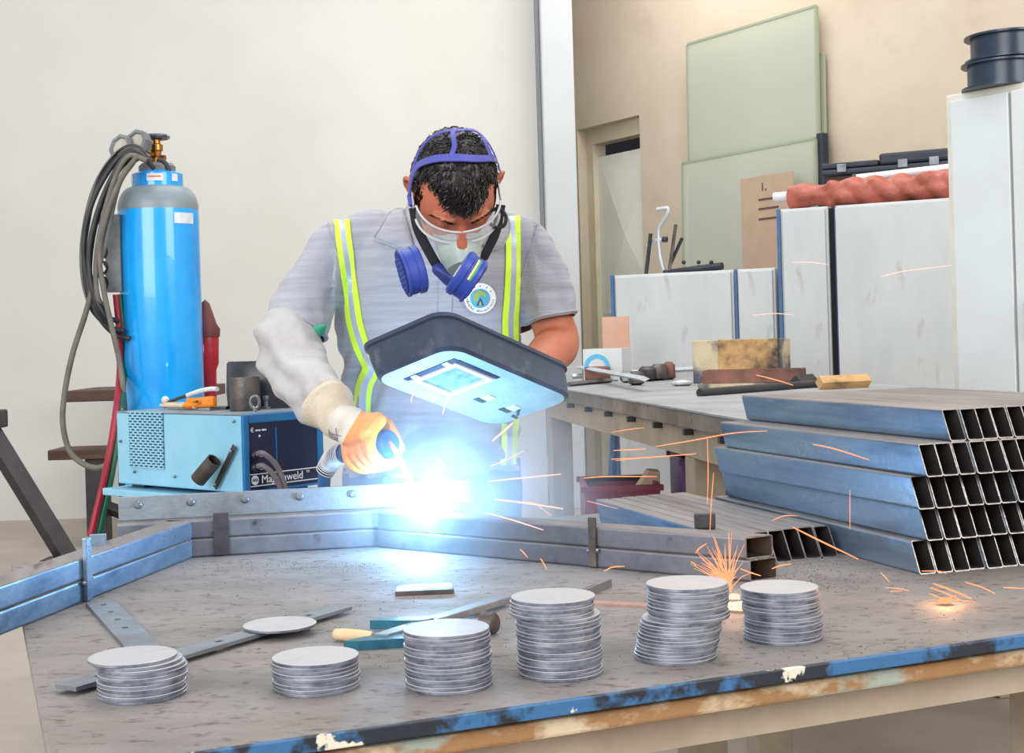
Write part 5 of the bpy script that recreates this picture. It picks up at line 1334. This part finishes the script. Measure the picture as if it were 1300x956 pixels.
part('protector_rib', mb, 'tube_white', tt)
part('torch_hose', MB().tube(cat_curve(back[3:] + [P(330, 860, 3.3)], 8), .013, 12), 'torch_blue', tt)

# --- hair
hm = MB(); rings = []
def hair_u(ph):     # lower edge of the hair cap as polar angle, by azimuth (ph: 0 = right side, pi/2 = face)
    s_ = math.sin(ph)
    if s_ > .35: return .96
    if s_ > -.2: return .96 + (.35 - s_)/.55*.81
    return 2.15
nseg = 60; nst = 22
for i in range(1, nst + 1):
    r_ = []
    for j in range(nseg):
        ph = 2*PI*j/nseg; th = hair_u(ph)*i/nst
        d_ = (math.sin(th)*math.cos(ph), math.sin(th)*math.sin(ph), math.cos(th)); q = head_r(*d_)
        k_ = 1.055 + .035*noise.noise(V(d_)*9) + .02*noise.noise(V(d_)*24)
        if i > nst - 2: k_ = 1.0 + (k_ - 1)*(nst - i)/2*.8
        r_.append(HL(q.x*k_, q.y*k_, q.z*k_))
    rings.append(r_)
hm.loft(rings)
random.seed(5)
def tuft(th, ph, L_, lean, r=.0019, curl=.006, out=.5, base=1.045, face=0.0):
    d_ = V((math.sin(th)*math.cos(ph), math.sin(th)*math.sin(ph), math.cos(th))); q = head_r(*d_)*base
    p0 = HL(q.x, q.y, q.z); nn_ = (hx*d_.x + hf*d_.y + hu*d_.z).normalized()
    ld_ = (hx*lean[0] + hf*lean[1] + hu*lean[2]); ld_ = (ld_ - nn_*ld_.dot(nn_)).normalized()
    s1 = nn_.cross(ld_); ph0 = random.uniform(0, 6.3); fr__ = random.uniform(1.5, 3.2); pts = []
    for k in range(7):
        t_ = k/6; lift = out*L_*(t_ - t_*t_*1.05)
        pts.append(p0 - nn_*.003 + ld_*L_*t_ + nn_*lift + (s1*math.cos(ph0 + fr__*t_*2) + nn_*math.sin(ph0 + fr__*t_*2))*curl*t_)
    hm.tube(pts, [r, r, r*.95, r*.9, r*.75, r*.5, r*.2], 4)
for _ in range(3000):                       # crown and sides
    th = random.uniform(0, 1.0)**.7*1.5; ph = random.uniform(0, 2*PI)
    if th > hair_u(ph)*.97: continue
    tuft(th, ph, random.uniform(.014, .026), (random.uniform(-.6, .6), random.uniform(-.2, 1), random.uniform(-.6, .4)), curl=random.uniform(.002, .006), out=.32, r=.0016)
for _ in range(900):                       # back and sides lower, short
    ph = random.uniform(PI*.97, PI*2.03); th = random.uniform(1.2, 2.12)
    if th > hair_u(ph)*.97: continue
    tuft(th, ph, random.uniform(.008, .014), (0, -.3, -1), curl=.002, out=.2, base=1.03, r=.0013)
for _ in range(620):                        # fringe hanging over the forehead
    ph = PI/2 + random.gauss(-.05, .42); th = random.uniform(.68, .99)
    k_ = max(0, 1 - abs(ph - (PI/2 - .08))/.75)
    tuft(th, ph, random.uniform(.014, .022) + .026*k_*random.uniform(.4, 1), (random.uniform(-.5, .5), .5, -1), curl=random.uniform(.004, .009), out=.38, r=.0018)
for s_ in (-1, 1):                          # sideburns, eyebrows, beard shadow along the jaw
    for _ in range(220):
        u_ = random.uniform(-.055, .045); f_ = random.uniform(.012, .040) + (0.0 if u_ > -.03 else .0)
        d_ = V((s_*1.0*math.sqrt(max(0, 1 - (f_/.099)**2 - (u_/.12)**2)), f_/.099, u_/.12)).normalized(); q = head_r(*d_)
        p0 = HL(q.x*1.003, q.y*1.003, q.z*1.003); hm.tube([p0, p0 + (hf*.2 - hu)*.004 + hx*s_*.0012, p0 + (hf*.3 - hu)*.008 + hx*s_*.0005], [.0008, .0008, .0003], 3)
    for _ in range(60):
        t_ = random.random(); p0 = HL(s_*(.014 + .042*t_), .105 - .026*t_*t_ , .030 + .006*math.sin(t_*PI) + random.uniform(-.003, .003)); hm.tube([p0, p0 + hx*s_*.006 + hu*.001], [.0008, .0003], 3)
hr = part('hair', hm, 'hair_black', body, label='short dark curly hair')

# --- head harness of the respirator
bh = BVHTree.FromPolygons([tuple(v) for v in hm.v[:len(rings)*nseg]] , [f for f in hm.f[:(len(rings) - 1)*nseg]])
def on_head(d_, k_): 
    d_ = V(d_).normalized(); q = head_r(*d_)*k_; return HL(q.x, q.y, q.z)
rs_t = thing('respirator_parts', None, None, (0, 0, 0)) if False else None
def strap_on(dirs, w, k_, name, par, m_, th=.002, n=8, close=False):
    """flat band over the head along unit directions"""
    ds = cat_curve([V(d_) for d_ in dirs], n); mb = MB(); rows = []
    for i, d_ in enumerate(ds):
        p = on_head(d_, k_); a_ = on_head(ds[max(0, i - 1)], k_); b_ = on_head(ds[min(len(ds) - 1, i + 1)], k_)
        t_ = (b_ - a_).normalized(); n_ = (p - HC_).normalized(); s_ = t_.cross(n_).normalized(); n_ = s_.cross(t_).normalized()
        ww = w(i/(len(ds) - 1)) if callable(w) else w
        rows.append([p - s_*ww/2, p + s_*ww/2, p + s_*ww/2*.86 + n_*th, p - s_*ww/2*.86 + n_*th])
    mb.loft(rows, smooth=False); return part(name, mb, m_, par)
def sp(px, py, Y=None):
    """direction from the head centre to the front-most head point seen at a pixel"""
    r = ray(px, py).normalized(); o = CAM; best = None
    for i in range(400):
        p = CAM + r*(2.6 + i*.001); l = p - HC_; v = V((l.dot(hx)/.0765, l.dot(hf)/.099, l.dot(hu)/.12)); n_ = v.length
        if best is None or n_ < best[0]: best = (n_, v.copy())
        if n_ < 1.1: return v.normalized()
    return best[1].normalized()
rp = part('respirator', MB().ball(HL(0, .126, -.052), (.001, .001, .001), seg=6), 'respirator_grey', body, label='half-face respirator with twin blue cartridges') if False else None
# face piece of the respirator
fp = MB(); rr_ = []
for k in range(9):
    t_ = k/8
    cx_, cu_ = 0, -.052 - .006*t_
    w_ = .046*(1 - .40*t_**1.6); h_ = .046*(1 - .42*t_**1.8); f_ = .078 + .068*t_**.8
    ring = []
    for j in range(28):
        q = 2*PI*j/28; x_ = w_*math.cos(q)*(1 - .25*max(0, math.sin(q))); u_ = cu_ + h_*math.sin(q)*(1.0 if math.sin(q) < 0 else 1.05)
        ring.append(HL(x_, f_ - .0 - (.020*(x_/.046)**2 if k < 4 else .010*(x_/.046)**2), u_))
    rr_.append(ring)
fp.loft(rr_)
rp = part('respirator', fp, 'respirator_grey', body, label='half-face respirator with twin blue cartridges')
hub = MB(); 
limb(hub, [HL(-.040, .118, -.090), HL(-.018, .140, -.092), HL(.0, .148, -.090), HL(.018, .140, -.092), HL(.040, .118, -.090)], [.014, .018, .02, .018, .014], 16)
part('hub', hub, 'respirator_blue', rp)
part('valve_clip', MB().ball(HL(0, .165, -.092), (.010, .004, .004), seg=10), 'tube_white', rp)
def cartridge(px, py, Y, ax_, tilt_x, lab):
    c = P(px, py, Y); m_ = axisz(c, V(ax_), V(tilt_x)); r1, r2 = .047, .041
    def oval(r, z, k_=.80): return [m_ @ V((r*math.cos(q), r*k_*math.sin(q), z)) for q in [j*PI/18 for j in range(36)]]
    mb = MB().loft([oval(r1*.9, -.020), oval(r1, -.016), oval(r1, -.006), oval(r1*.94, -.004), oval(r1*.94, .012), oval(r1*1.0, .014), oval(r1*1.0, .019), oval(r1*.93, .020)], caps=False)
    mb.add(oval(r1*.9, -.020), [list(range(36))]).add(oval(r1*.93, .0185), [list(range(36))])
    ct = part('cartridge', mb, 'respirator_blue', rp)
    part('cartridge_grille', MB().loft([oval(r1*.84, .0188), oval(r1*.84, .0206)]), 'respirator_grille', ct)
    mb = MB()
    for k in range(-3, 4):
        hh = math.sqrt(max(0, 1 - (k/4)**2))*r1*.78; mb.box((k*r1*.2 - .0012, -hh*.8, .0200), (k*r1*.2 + .0012, hh*.8, .0225), mt=m_)
    for k in range(-2, 3):
        hh = math.sqrt(max(0, 1 - (k/3)**2))*r1*.78; mb.box((-hh, k*r1*.22 - .0012, .0200), (hh, k*r1*.22 + .0012, .0225), mt=m_)
    part('grille_bar', mb, 'respirator_blue', ct)
    return ct, m_
cL, mL = cartridge(523, 344, 2.72, (-.93, -.28, -.24), (.32, 0, -.95), '')
cR, mR = cartridge(592, 351, 2.72, (.80, .12, -.56), (-.60, 0, -.80), '')
def band(m_, a0, a1, z0, z1, r, mt_, par, name, k_=.80):
    mb = MB(); n_ = 10; rings = []
    for i in range(n_ + 1):
        q = math.radians(a0 + (a1 - a0)*i/n_); rings.append([m_ @ V((r*math.cos(q), r*k_*math.sin(q), z)) for z in (z0, z1)])
    vs = [p for r_ in rings for p in r_]; mb.add(vs, [[2*i, 2*i + 2, 2*i + 3, 2*i + 1] for i in range(n_)], 0, True); return part(name, mb, mt_, par)
r_ = .0452
band(mL, -50, 10, .001, .005, r_, 'label_yellow', cL, 'cartridge_label'); band(mL, -50, 10, .006, .009, r_, 'label_green', cL, 'cartridge_label')
for a0, a1 in ((-10, 60), (-120, -30)):
    pass
aq = math.degrees(math.atan2(-mR[1][1], -mR[1][0]))
band(mR, aq - 62, aq + 5, .001, .005, r_, 'label_yellow', cR, 'cartridge_label'); band(mR, aq - 62, aq + 5, .0055, .009, r_, 'label_green', cR, 'cartridge_label')
part('cartridge_label', MB().box((-.012, -.016, -.0212), (.014, .012, -.0203), mt=mR), 'label_white', cR)
# harness: crown band, upper ribs, side arms (the blue cradle)
hd1 = [sp(526, 268), sp(525, 240), sp(533, 215), sp(550, 206), sp(578, 204), sp(606, 205), sp(628, 209), sp(637, 216)]
hd1 = [V((-1, .10, -.12))] + hd1[1:] 
hn = strap_on(hd1, lambda t_: .0125 + .004*math.sin(PI*t_), 1.13, 'head_harness', rp, 'strap_blue', n=6)
hd2 = [sp(530, 222), sp(537, 196), sp(552, 178), sp(575, 170), V((.1, -.3, 1)), ]
strap_on([sp(528, 226), sp(535, 200), sp(547, 183), sp(565, 174), sp(585, 172), sp(605, 175), sp(622, 186), sp(634, 205)], .007, 1.13, 'harness_band', hn, 'strap_blue', n=6)
strap_on([sp(573, 203), sp(577, 190), sp(575, 176), V((0, -.35, 1))], .010, 1.135, 'harness_band', hn, 'strap_blue', n=5)
strap_on([sp(620, 206), sp(614, 190), sp(606, 177), V((.25, -.35, 1))], .009, 1.135, 'harness_band', hn, 'strap_blue', n=5)
# elastics from the harness to the hub
def el(pts, w=.005, name='elastic', m_='elastic_black', fl_=.35):
    return part(name, MB().tube(cat_curve([p for p in pts], 6), w, 8, flat=fl_, up=(0, 0, 1)), m_, rp)
part('elastic', MB().tube(cat_curve([HL(-.080, .030, -.010), HL(-.074, .058, -.040), HL(-.058, .088, -.066), HL(-.040, .118, -.088)], 6), .0100, 8, flat=.3, up=hf), 'elastic_black', rp)
part('elastic', MB().tube(cat_curve([HL(.083, .040, -.005), HL(.072, .074, -.040), HL(.056, .096, -.062), HL(.036, .120, -.086)], 6), .0100, 8, flat=.3, up=hf), 'elastic_black', rp)
part('elastic_loop', MB().tube(cat_curve([P(622, 268, 2.80), P(633, 265, 2.80), P(642, 274, 2.80), P(640, 286, 2.80), P(630, 289, 2.80), P(622, 284, 2.80)], 6), .0036, 8), 'elastic_black', rp)
part('buckle', MB().box((-.006, -.005, -.014), (.006, .005, .014), ch=.002, mt=axisz(HL(-.084, .02, .0), hf)), 'strap_blue', rp)
# goggles
gv = MB(); rows = []; nA = 36
def gog(a_, u, k_): 
    return HL(.078*k_*math.sin(a_), .030 + .086*k_*math.cos(a_)**.8 if math.cos(a_) > 0 else .03, u)
for i in range(nA + 1):
    a_ = -1.38 + 2.76*i/nA; c_ = max(0, math.cos(a_)); dip = .010*math.exp(-(a_/.16)**2)
    x = .080*math.sin(a_); f = .032 + .078*c_**.75
    hi, lo_ = .008 + .018*(1 - c_)**.8, -.022 + dip + .010*(1 - c_)
    rows.append([HL(x, f - .004, hi), HL(x*1.02, f + .004, (hi + lo_)/2), HL(x, f - .001, lo_)])
gg = part('goggles', gv.loft(rows, closed=False, caps=False), 'lens_clear', body, label='clear safety goggles with pale rim')
mb = MB().tube([r[0] + hf*.001 for r in rows], .0022, 6).tube([r[2] + hf*.001 for r in rows], .0026, 6)
part('rim', mb, 'lens_rim', gg)
for s_ in (-1, 1): part('temple', MB().box((-.0015, -.040, -.007), (.0015, .012, .007), ch=.001, mt=Matrix(((hx.x, hf.x, hu.x, HL(s_*.082, .03, .008).x), (hx.y, hf.y, hu.y, HL(s_*.082, .03, .008).y), (hx.z, hf.z, hu.z, HL(s_*.082, .03, .008).z), (0, 0, 0, 1)))), 'lens_rim', gg)

# ------------------------------------------------------------------ welding shield held over the weld
e1 = V((.74, -.60, .275)).normalized(); e2 = V((.64, .69, -.335)); e2 = (e2 - e1*e2.dot(e1)).normalized(); nf = e1.cross(e2)
if nf.z > 0: nf = -nf
WS, HS, DS = .205, .330, .070
Bc = P(573, 440, 2.47)                        # nearest corner B
A0_ = Bc - e1*WS
def SH(x, y, d): return A0_ + e1*x + e2*y - nf*d      # x along width, y along height, d behind the face
sh_t = thing('welding_shield', 'black hand-held welding shield with a square window, lit blue from below', 'shield', P(600, 480, 2.6))
def outline(s, d, r=.038, n=7, bow=0):
    k_ = -.020*max(0, d - .004)/DS
    x0, x1, y0, y1 = -s, WS + s, -s, HS + s; out = []
    for cx_, cy_, a0 in ((x1 - r, y0 + r, -90), (x1 - r, y1 - r, 0), (x0 + r, y1 - r, 90), (x0 + r, y0 + r, 180)):
        for k in range(n): q = math.radians(a0 + 90*k/(n - 1)); out.append(SH(k_ + cx_ + r*math.cos(q), cy_ + r*math.sin(q), d))
    return out
# walls + face with the window cut: face as grid between outline and window hole
wx0, wx1, wy0, wy1 = .060, .158, .058, .146
outer = [outline(-.002, -.000), outline(.004, .006), outline(.008, .04), outline(.009, DS - .008), outline(.013, DS - .005), outline(.013, DS + .003), outline(.006, DS + .003), outline(.005, .04), outline(.000, .009)]
mb = MB().loft(outer, 0, True, True, False)
part('shell', mb, 'shield_black', sh_t)
def face(d, flip=False):
    o = outline(-.002, d); wn = []
    for p in o:
        l = p - A0_; x, y = l.dot(e1), l.dot(e2); cx_, cy_ = (wx0 + wx1)/2, (wy0 + wy1)/2
        wn.append((x, y))
    # rectangle hole points by angle
    hole = []
    for (x, y) in wn:
        hx_ = min(max(x, wx0), wx1); hy_ = min(max(y, wy0), wy1)
        # project to the rectangle border
        cx_, cy_ = (wx0 + wx1)/2, (wy0 + wy1)/2; dx, dy = x - cx_, y - cy_
        s_ = min((wx1 - wx0)/2/max(1e-6, abs(dx)), (wy1 - wy0)/2/max(1e-6, abs(dy))); hole.append(SH(cx_ + dx*s_, cy_ + dy*s_, d))
    return o, hole
o0, h0 = face(0); o1, h1 = face(.004)
# exact corners of the hole
for cc__ in ((wx0, wy0), (wx1, wy0), (wx1, wy1), (wx0, wy1)):
    for H_, d in ((h0, 0), (h1, .004)):
        tgt = SH(cc__[0], cc__[1], d); k = min(range(len(H_)), key=lambda i: (H_[i] - tgt).length); H_[k] = tgt
part('face', MB().loft([o0, h0, h1, o1], 0, False, True, False, True), 'shield_face', sh_t, label='grey front face of the shield')
fm_ = MB()
def sbox(mb, x0, x1, y0, y1, d0, d1, ch=0): return mb.box((x0, y0, d0), (x1, y1, d1), ch=ch, mt=Matrix(((e1.x, e2.x, -nf.x, A0_.x), (e1.y, e2.y, -nf.y, A0_.y), (e1.z, e2.z, -nf.z, A0_.z), (0, 0, 0, 1))))
wf = part('window_frame', sbox(sbox(sbox(sbox(MB(), wx0 - .006, wx1 + .006, wy0 - .006, wy0 + .004, -.004, .004), wx0 - .006, wx1 + .006, wy1 - .004, wy1 + .006, -.004, .004), wx0 - .006, wx0 + .004, wy0 + .004, wy1 - .004, -.004, .004), wx1 - .004, wx1 + .006, wy0 + .004, wy1 - .004, -.004, .004), 'shield_frame_white', sh_t)
part('window', sbox(MB(), wx0 + .004, wx1 - .004, wy0 + .004, wy1 - .004, .001, .003), 'shield_window', sh_t)
part('window_edge_shade', sbox(sbox(MB(), wx0 - .016, wx1 + .016, wy0 - .020, wy0 - .008, -.0012, .0005), wx1 + .008, wx1 + .018, wy0 - .008, wy1 + .01, -.0012, .0005), 'panel_navy', sh_t, label='shadow painted dark blue along two sides of the window')  # shadow beside the frame laid on as navy strips
for x_ in (.07, .15): part('window_clip', sbox(MB(), x_ - .007, x_ + .007, wy0 - .020, wy0 - .006, -.004, -.001, .001), 'shield_frame_white', sh_t)
for y_ in (.20, .27):
    part('rivet_plate', sbox(MB(), .085, .107, y_, y_ + .02, -.003, .0, .001), 'shield_frame_white', sh_t)
    part('slot', sbox(MB(), .068, .082, y_ - .004, y_ + .022, -.001, .0005), 'void_dark', sh_t)
g0_ = gripc + V((-.7, .55, .3)).normalized()*.06; g1_ = gripc - V((-.7, .55, .3)).normalized()*.06
part('handle', MB().tube([g0_, g1_], .012, 14), 'black_plastic', sh_t)
ga = SH(.10, .20, .004); gb = SH(.10, .29, .004)
part('handle_bracket', MB().tube([g0_, g0_.lerp(ga, .5), ga], .006, 8).tube([g1_, g1_.lerp(gb, .5), gb], .006, 8), 'black_plastic', sh_t)
# cord at the waist
cd_ = cat_curve([P(634, 545, 2.98), P(612, 566, 2.97), P(598, 585, 2.96), P(592, 605, 2.95)], 8)
# ------------------------------------------------------------------ arc, smoke and sparks
ARC = P(538, 645, 2.60)
t = thing('welding_arc', 'blinding blue-white welding arc on the steel frame', 'welding arc', ARC)
part('plasma', MB().ball(ARC, .018, seg=16), 'arc_plasma', t)
li = bpy.data.lights.new('arc_light', 'POINT'); li.energy = 24; li.color = (.26, .58, 1.0); li.shadow_soft_size = .036
lo = bpy.data.objects.new('arc_light', li); C.objects.link(lo); lo.location = ARC
def volume(name, lo_, hi, dens, label, centre, R, aniso=.2, em=0.0):
    mb = MB().box(lo_, hi); m_ = bpy.data.materials.new(name); m_.use_nodes = True; nt = m_.node_tree; N = nt.nodes; L = nt.links
    nt.nodes.remove(N['Principled BSDF'])
    vs = N.new('ShaderNodeVolumeScatter'); vs.inputs['Color'].default_value = (.75, .88, 1, 1); vs.inputs['Anisotropy'].default_value = aniso
    geo = N.new('ShaderNodeNewGeometry')
    sub = N.new('ShaderNodeVectorMath'); sub.operation = 'DISTANCE'; sub.inputs[1].default_value = centre; L.new(geo.outputs['Position'], sub.inputs[0])
    mr = N.new('ShaderNodeMapRange'); mr.interpolation_type = 'SMOOTHERSTEP'; mr.inputs[1].default_value = 0; mr.inputs[2].default_value = R; mr.inputs[3].default_value = 1; mr.inputs[4].default_value = 0
    L.new(sub.outputs['Value'], mr.inputs[0])
    nz = N.new('ShaderNodeTexNoise'); nz.inputs['Scale'].default_value = 9; nz.inputs['Detail'].default_value = 3; nz.inputs['Distortion'].default_value = .8
    L.new(geo.outputs['Position'], nz.inputs['Vector'])
    m2 = N.new('ShaderNodeMapRange'); m2.inputs[1].default_value = .38; m2.inputs[2].default_value = .68; m2.inputs[3].default_value = .35; m2.inputs[4].default_value = 1.4
    L.new(nz.outputs[0], m2.inputs[0])
    mu = N.new('ShaderNodeMath'); mu.operation = 'MULTIPLY'; L.new(mr.outputs[0], mu.inputs[0]); L.new(m2.outputs[0], mu.inputs[1])
    mv = N.new('ShaderNodeMath'); mv.operation = 'MULTIPLY'; mv.inputs[1].default_value = dens; L.new(mu.outputs[0], mv.inputs[0])
    L.new(mv.outputs[0], vs.inputs['Density']); L.new(vs.outputs[0], N['Material Output'].inputs['Volume'])
    return solo(name, mb, m_, label, 'smoke', kind='stuff')
sc_ = P(606, 640, 2.60)
volume('welding_smoke', sc_ - V((.36, .22, .2)), sc_ + V((.40, .3, .3)), 2.9, 'blue-lit welding smoke drifting around the arc', sc_, .37)
random.seed(11)
def spark(pts, Y, label, r=.0013, m_='spark_orange', grp=None, Y2=None):
    P3 = [P(x, y, Y + ((Y2 - Y)*i/(len(pts) - 1) if Y2 else 0)) for i, (x, y) in enumerate(pts)]
    c = cat_curve(P3, 5) if len(P3) > 2 else [P3[0].lerp(P3[1], k/4) for k in range(5)]
    n = len(c); rs = [r*.66*(.45 + .75*math.sin(PI*min(1, (.12 + .8*k/(n - 1))))) for k in range(n)]
    return solo('spark', MB().tube(c, rs, 6), m_, label, 'spark', grp)
spark([(776, 583), (820, 581), (884, 576)], 2.45, 'longest of the level sparks over the table leg, upper one')
spark([(781, 585), (830, 580), (880, 577)], 2.46, 'level spark just below the longest one over the table leg', .0009)
spark([(832, 567), (880, 559), (930, 550), (974, 547)], 2.4, 'long spark ending over the upper end of the big tube stack')
spark([(741, 607), (770, 605), (834, 605)], 2.45, 'level spark in front of the maroon crate')
spark([(779, 572), (800, 571), (820, 570)], 2.5, 'short faint spark above the level pair')
spark([(776, 549), (800, 545), (818, 543)], 2.5, 'faint spark under the apron of the background table', .0008)
spark([(620, 611), (660, 607), (712, 602)], 2.55, 'white-hot spark flying right out of the glare', .0016, 'spark_white')
spark([(628, 634), (670, 639), (715, 646)], 2.5, 'thick white spark level with the flat bar end', .0018, 'spark_white')
spark([(617, 651), (650, 660), (690, 673)], 2.4, 'long pink-white spark falling toward the bench', .0014, 'spark_white')
spark([(622, 592), (645, 583), (665, 572)], 2.5, 'spark rising before the blue trousers', .0011, 'spark_white')
spark([(651, 537), (641, 546), (625, 560)], 2.5, 'broad glowing streak under the lower edge of the shield', .0022, 'spark_white')
spark([(571, 500), (565, 514), (562, 526)], 2.45, 'pale spark just under the shield window', .0014, 'spark_white')
spark([(527, 497), (523, 504), (522, 511)], 2.45, 'pinkish spark left below the shield', .0012, 'spark_white')
spark([(553, 503), (549, 511)], 2.45, 'tiny pink spark between two others below the shield', .0012, 'spark_white')
spark([(557, 583), (566, 593)], 2.5, 'small white spark above the flat bar', .0012, 'spark_white')
spark([(668, 637), (680, 640), (700, 655)], 2.55, 'faint spark at the right of the glare', .0007, 'spark_white')
spark([(745, 636), (765, 641), (785, 646)], 2.5, 'thin spark at the tip of the low tube layer', .0008)
spark([(1032, 564), (1060, 570), (1104, 584)], 2.2, 'spark crossing the blue second row of the big stack', .0014)
spark([(1006, 669), (1040, 686), (1090, 710)], 2.1, 'long bright spark over the open ends of the low tubes', .0016)
spark([(960, 476), (984, 482), (1007, 489)], 2.8, 'spark in front of the rusty tray', .0014)
spark([(1006, 333), (1030, 333), (1053, 336)], 3.2, 'pale spark high on the tall cabinets, left one', .001, 'spark_white')
spark([(1119, 351), (1150, 344), (1208, 337)], 3.2, 'long pale spark across the wide cabinet', .0011, 'spark_white')
spark([(957, 400), (985, 398), (1008, 400)], 3.2, 'pale spark above the wooden block', .001, 'spark_white')
spark([(898, 554), (899, 600), (898, 640)], 2.3, 'tall upright spark before the left end of the big stack', .0009)
spark([(906, 600), (903, 640), (901, 680)], 2.3, 'upright spark running down to the frame end', .0009)
spark([(1079, 622), (1079, 672)], 2.2, 'thin upright spark on the lower rows of the big stack', .0008)
spark([(980, 661), (995, 655), (1012, 655)], 2.3, 'short spark above the open ends of the low layer', .001)
spark([(660, 697), (665, 702), (670, 708)], 2.4, 'short orange spark over the bench near the frame foot', .0013)
spark([(686, 709), (690, 715), (694, 722)], 2.35, 'forked orange spark touching the bench', .0013)
spark([(767, 725), (778, 720), (793, 719)], 2.2, 'orange spark curving over the bench under the upright strap', .0013)
spark([(883, 702), (888, 696), (897, 690)], 2.1, 'short orange spark on the side of the frame', .0013)
spark([(877, 713), (882, 716), (884, 720)], 2.1, 'short orange spark lower on the side of the frame', .0012)
spark([(940, 722), (953, 727), (966, 731)], 2.05, 'orange spark before the open tube end', .0013)
spark([(980, 722), (991, 718), (1004, 716)], 2.1, 'orange spark right of the open tube end', .0013)
spark([(1118, 727), (1124, 733), (1129, 739)], 2.0, 'short spark on the bench under the big stack', .001)
spark([(1170, 725), (1190, 725), (1202, 728)], 2.05, 'spark just under the lowest row of the big stack', .001)
spark([(1225, 739), (1245, 745), (1264, 754)], 1.95, 'orange spark right of the glowing cluster on the bench', .0012)
spark([(1274, 746), (1300, 747)], 1.95, 'spark leaving at the right edge over the bench', .0012)
spark([(1124, 746), (1140, 747), (1154, 750)], 1.95, 'faint spark left of the glowing cluster on the bench', .0009)
spark([(1130, 751), (1145, 750)], 1.95, 'faintest spark below another left of the cluster', .0007)
for k, pts in enumerate((([(1185, 741), (1210, 750), (1233, 760)]), ([(1181, 746), (1200, 753), (1225, 764)]), ([(1180, 754), (1200, 760), (1238, 764)]), ([(1195, 764), (1205, 759), (1214, 756)]))):
    spark(pts, 1.93, 'spark of the glowing cluster where embers strike the bench', [.0018, .0012, .0012, .0012][k], grp='ember cluster on the bench')
fan = MB(); o_ = P(925, 752, 2.0)
for k in range(70):
    a_ = random.gauss(.35, .55); L_ = random.uniform(.03, .085)*(1 - .35*abs(a_))
    d_ = V((-math.sin(a_), random.uniform(-.25, .25), math.cos(a_)))
    s_ = o_ + V((random.uniform(-.006, .006), 0, random.uniform(0, .012)))
    mid = s_ + d_*L_*.55; end = s_ + d_*L_ + V((-.006*math.sin(a_), 0, -.006))
    fan.tube([s_, mid, end], [.0007, .0006, .0002], 4)
o_.z = max(o_.z, ZT)
solo('spark_burst', fan, 'spark_orange', 'fan of fine orange sparks bursting at the end of the frame tube', 'sparks', kind='stuff')
for k, (x, y, Y, e, lb) in enumerate(((930, 752, 2.0, 1.0, ''), (1200, 757, 1.93, .45, ''))):
    p = PZ(x, y, ZT + .012)
    l2 = bpy.data.lights.new('ember_light', 'POINT'); l2.energy = e*.55; l2.color = (1, .45, .16); l2.shadow_soft_size = .01
    lo2 = bpy.data.objects.new('ember_light', l2); C.objects.link(lo2); lo2.location = p + V((0, 0, .012))
    solo('ember', MB().ball(p + V((0, 0, -.006)), (.012, .008, .004), seg=8), 'spark_white' if k == 0 else 'spark_orange', ['glowing ember at the foot of the spark burst', 'glowing ember in the cluster on the right of the bench'][k], 'ember')

# ------------------------------------------------------------------ daylight, roof light and added fills
w = bpy.data.worlds.new('world'); bpy.context.scene.world = w; w.use_nodes = True
bg = w.node_tree.nodes['Background']; bg.inputs[0].default_value = (.95, .97, 1.0, 1); bg.inputs[1].default_value = .9
def area(name, loc, target, sx, sy, e, col=(1, 1, 1)):
    l = bpy.data.lights.new(name, 'AREA'); l.shape = 'RECTANGLE'; l.size = sx; l.size_y = sy; l.energy = e; l.color = col
    o = bpy.data.objects.new(name, l); C.objects.link(o); o.location = loc
    d_ = V(target) - V(loc); o.rotation_euler = d_.to_track_quat('-Z', 'Y').to_euler(); return o
area('door_daylight', (-3.2, -2.5, 3.0), (0, 3.5, 1.0), 4.5, 3.2, 360, (1, .98, .95))
area('side_fill', (4.6, -1.0, 3.4), (1.6, 8, 1.6), 3.5, 2.6, 230, (1, .99, .97))  # unseen fill added from the right to lift the door wall and tops
area('door_fill', (1.35, 8.9, 4.4), (.9, 10.4, 1.2), 1.2, .5, 32, (1, .98, .95))  # unseen fill added to brighten the shaded door and nearby wall
area('roof_light', (.5, 5.5, 6.5), (.5, 5.5, 0), 5, 6, 270, (1, .99, .97))
sc = bpy.context.scene
sc.view_settings.view_transform = 'Standard'; sc.view_settings.look = 'None'; sc.view_settings.gamma = 1; sc.view_settings.exposure = 0.0
sc.view_settings.use_curve_mapping = False
try:
    sc.cycles.use_denoising = True; sc.cycles.max_bounces = 8; sc.cycles.volume_bounces = 0; sc.cycles.transparent_max_bounces = 12
    sc.cycles.sample_clamp_indirect = 6
except Exception: pass
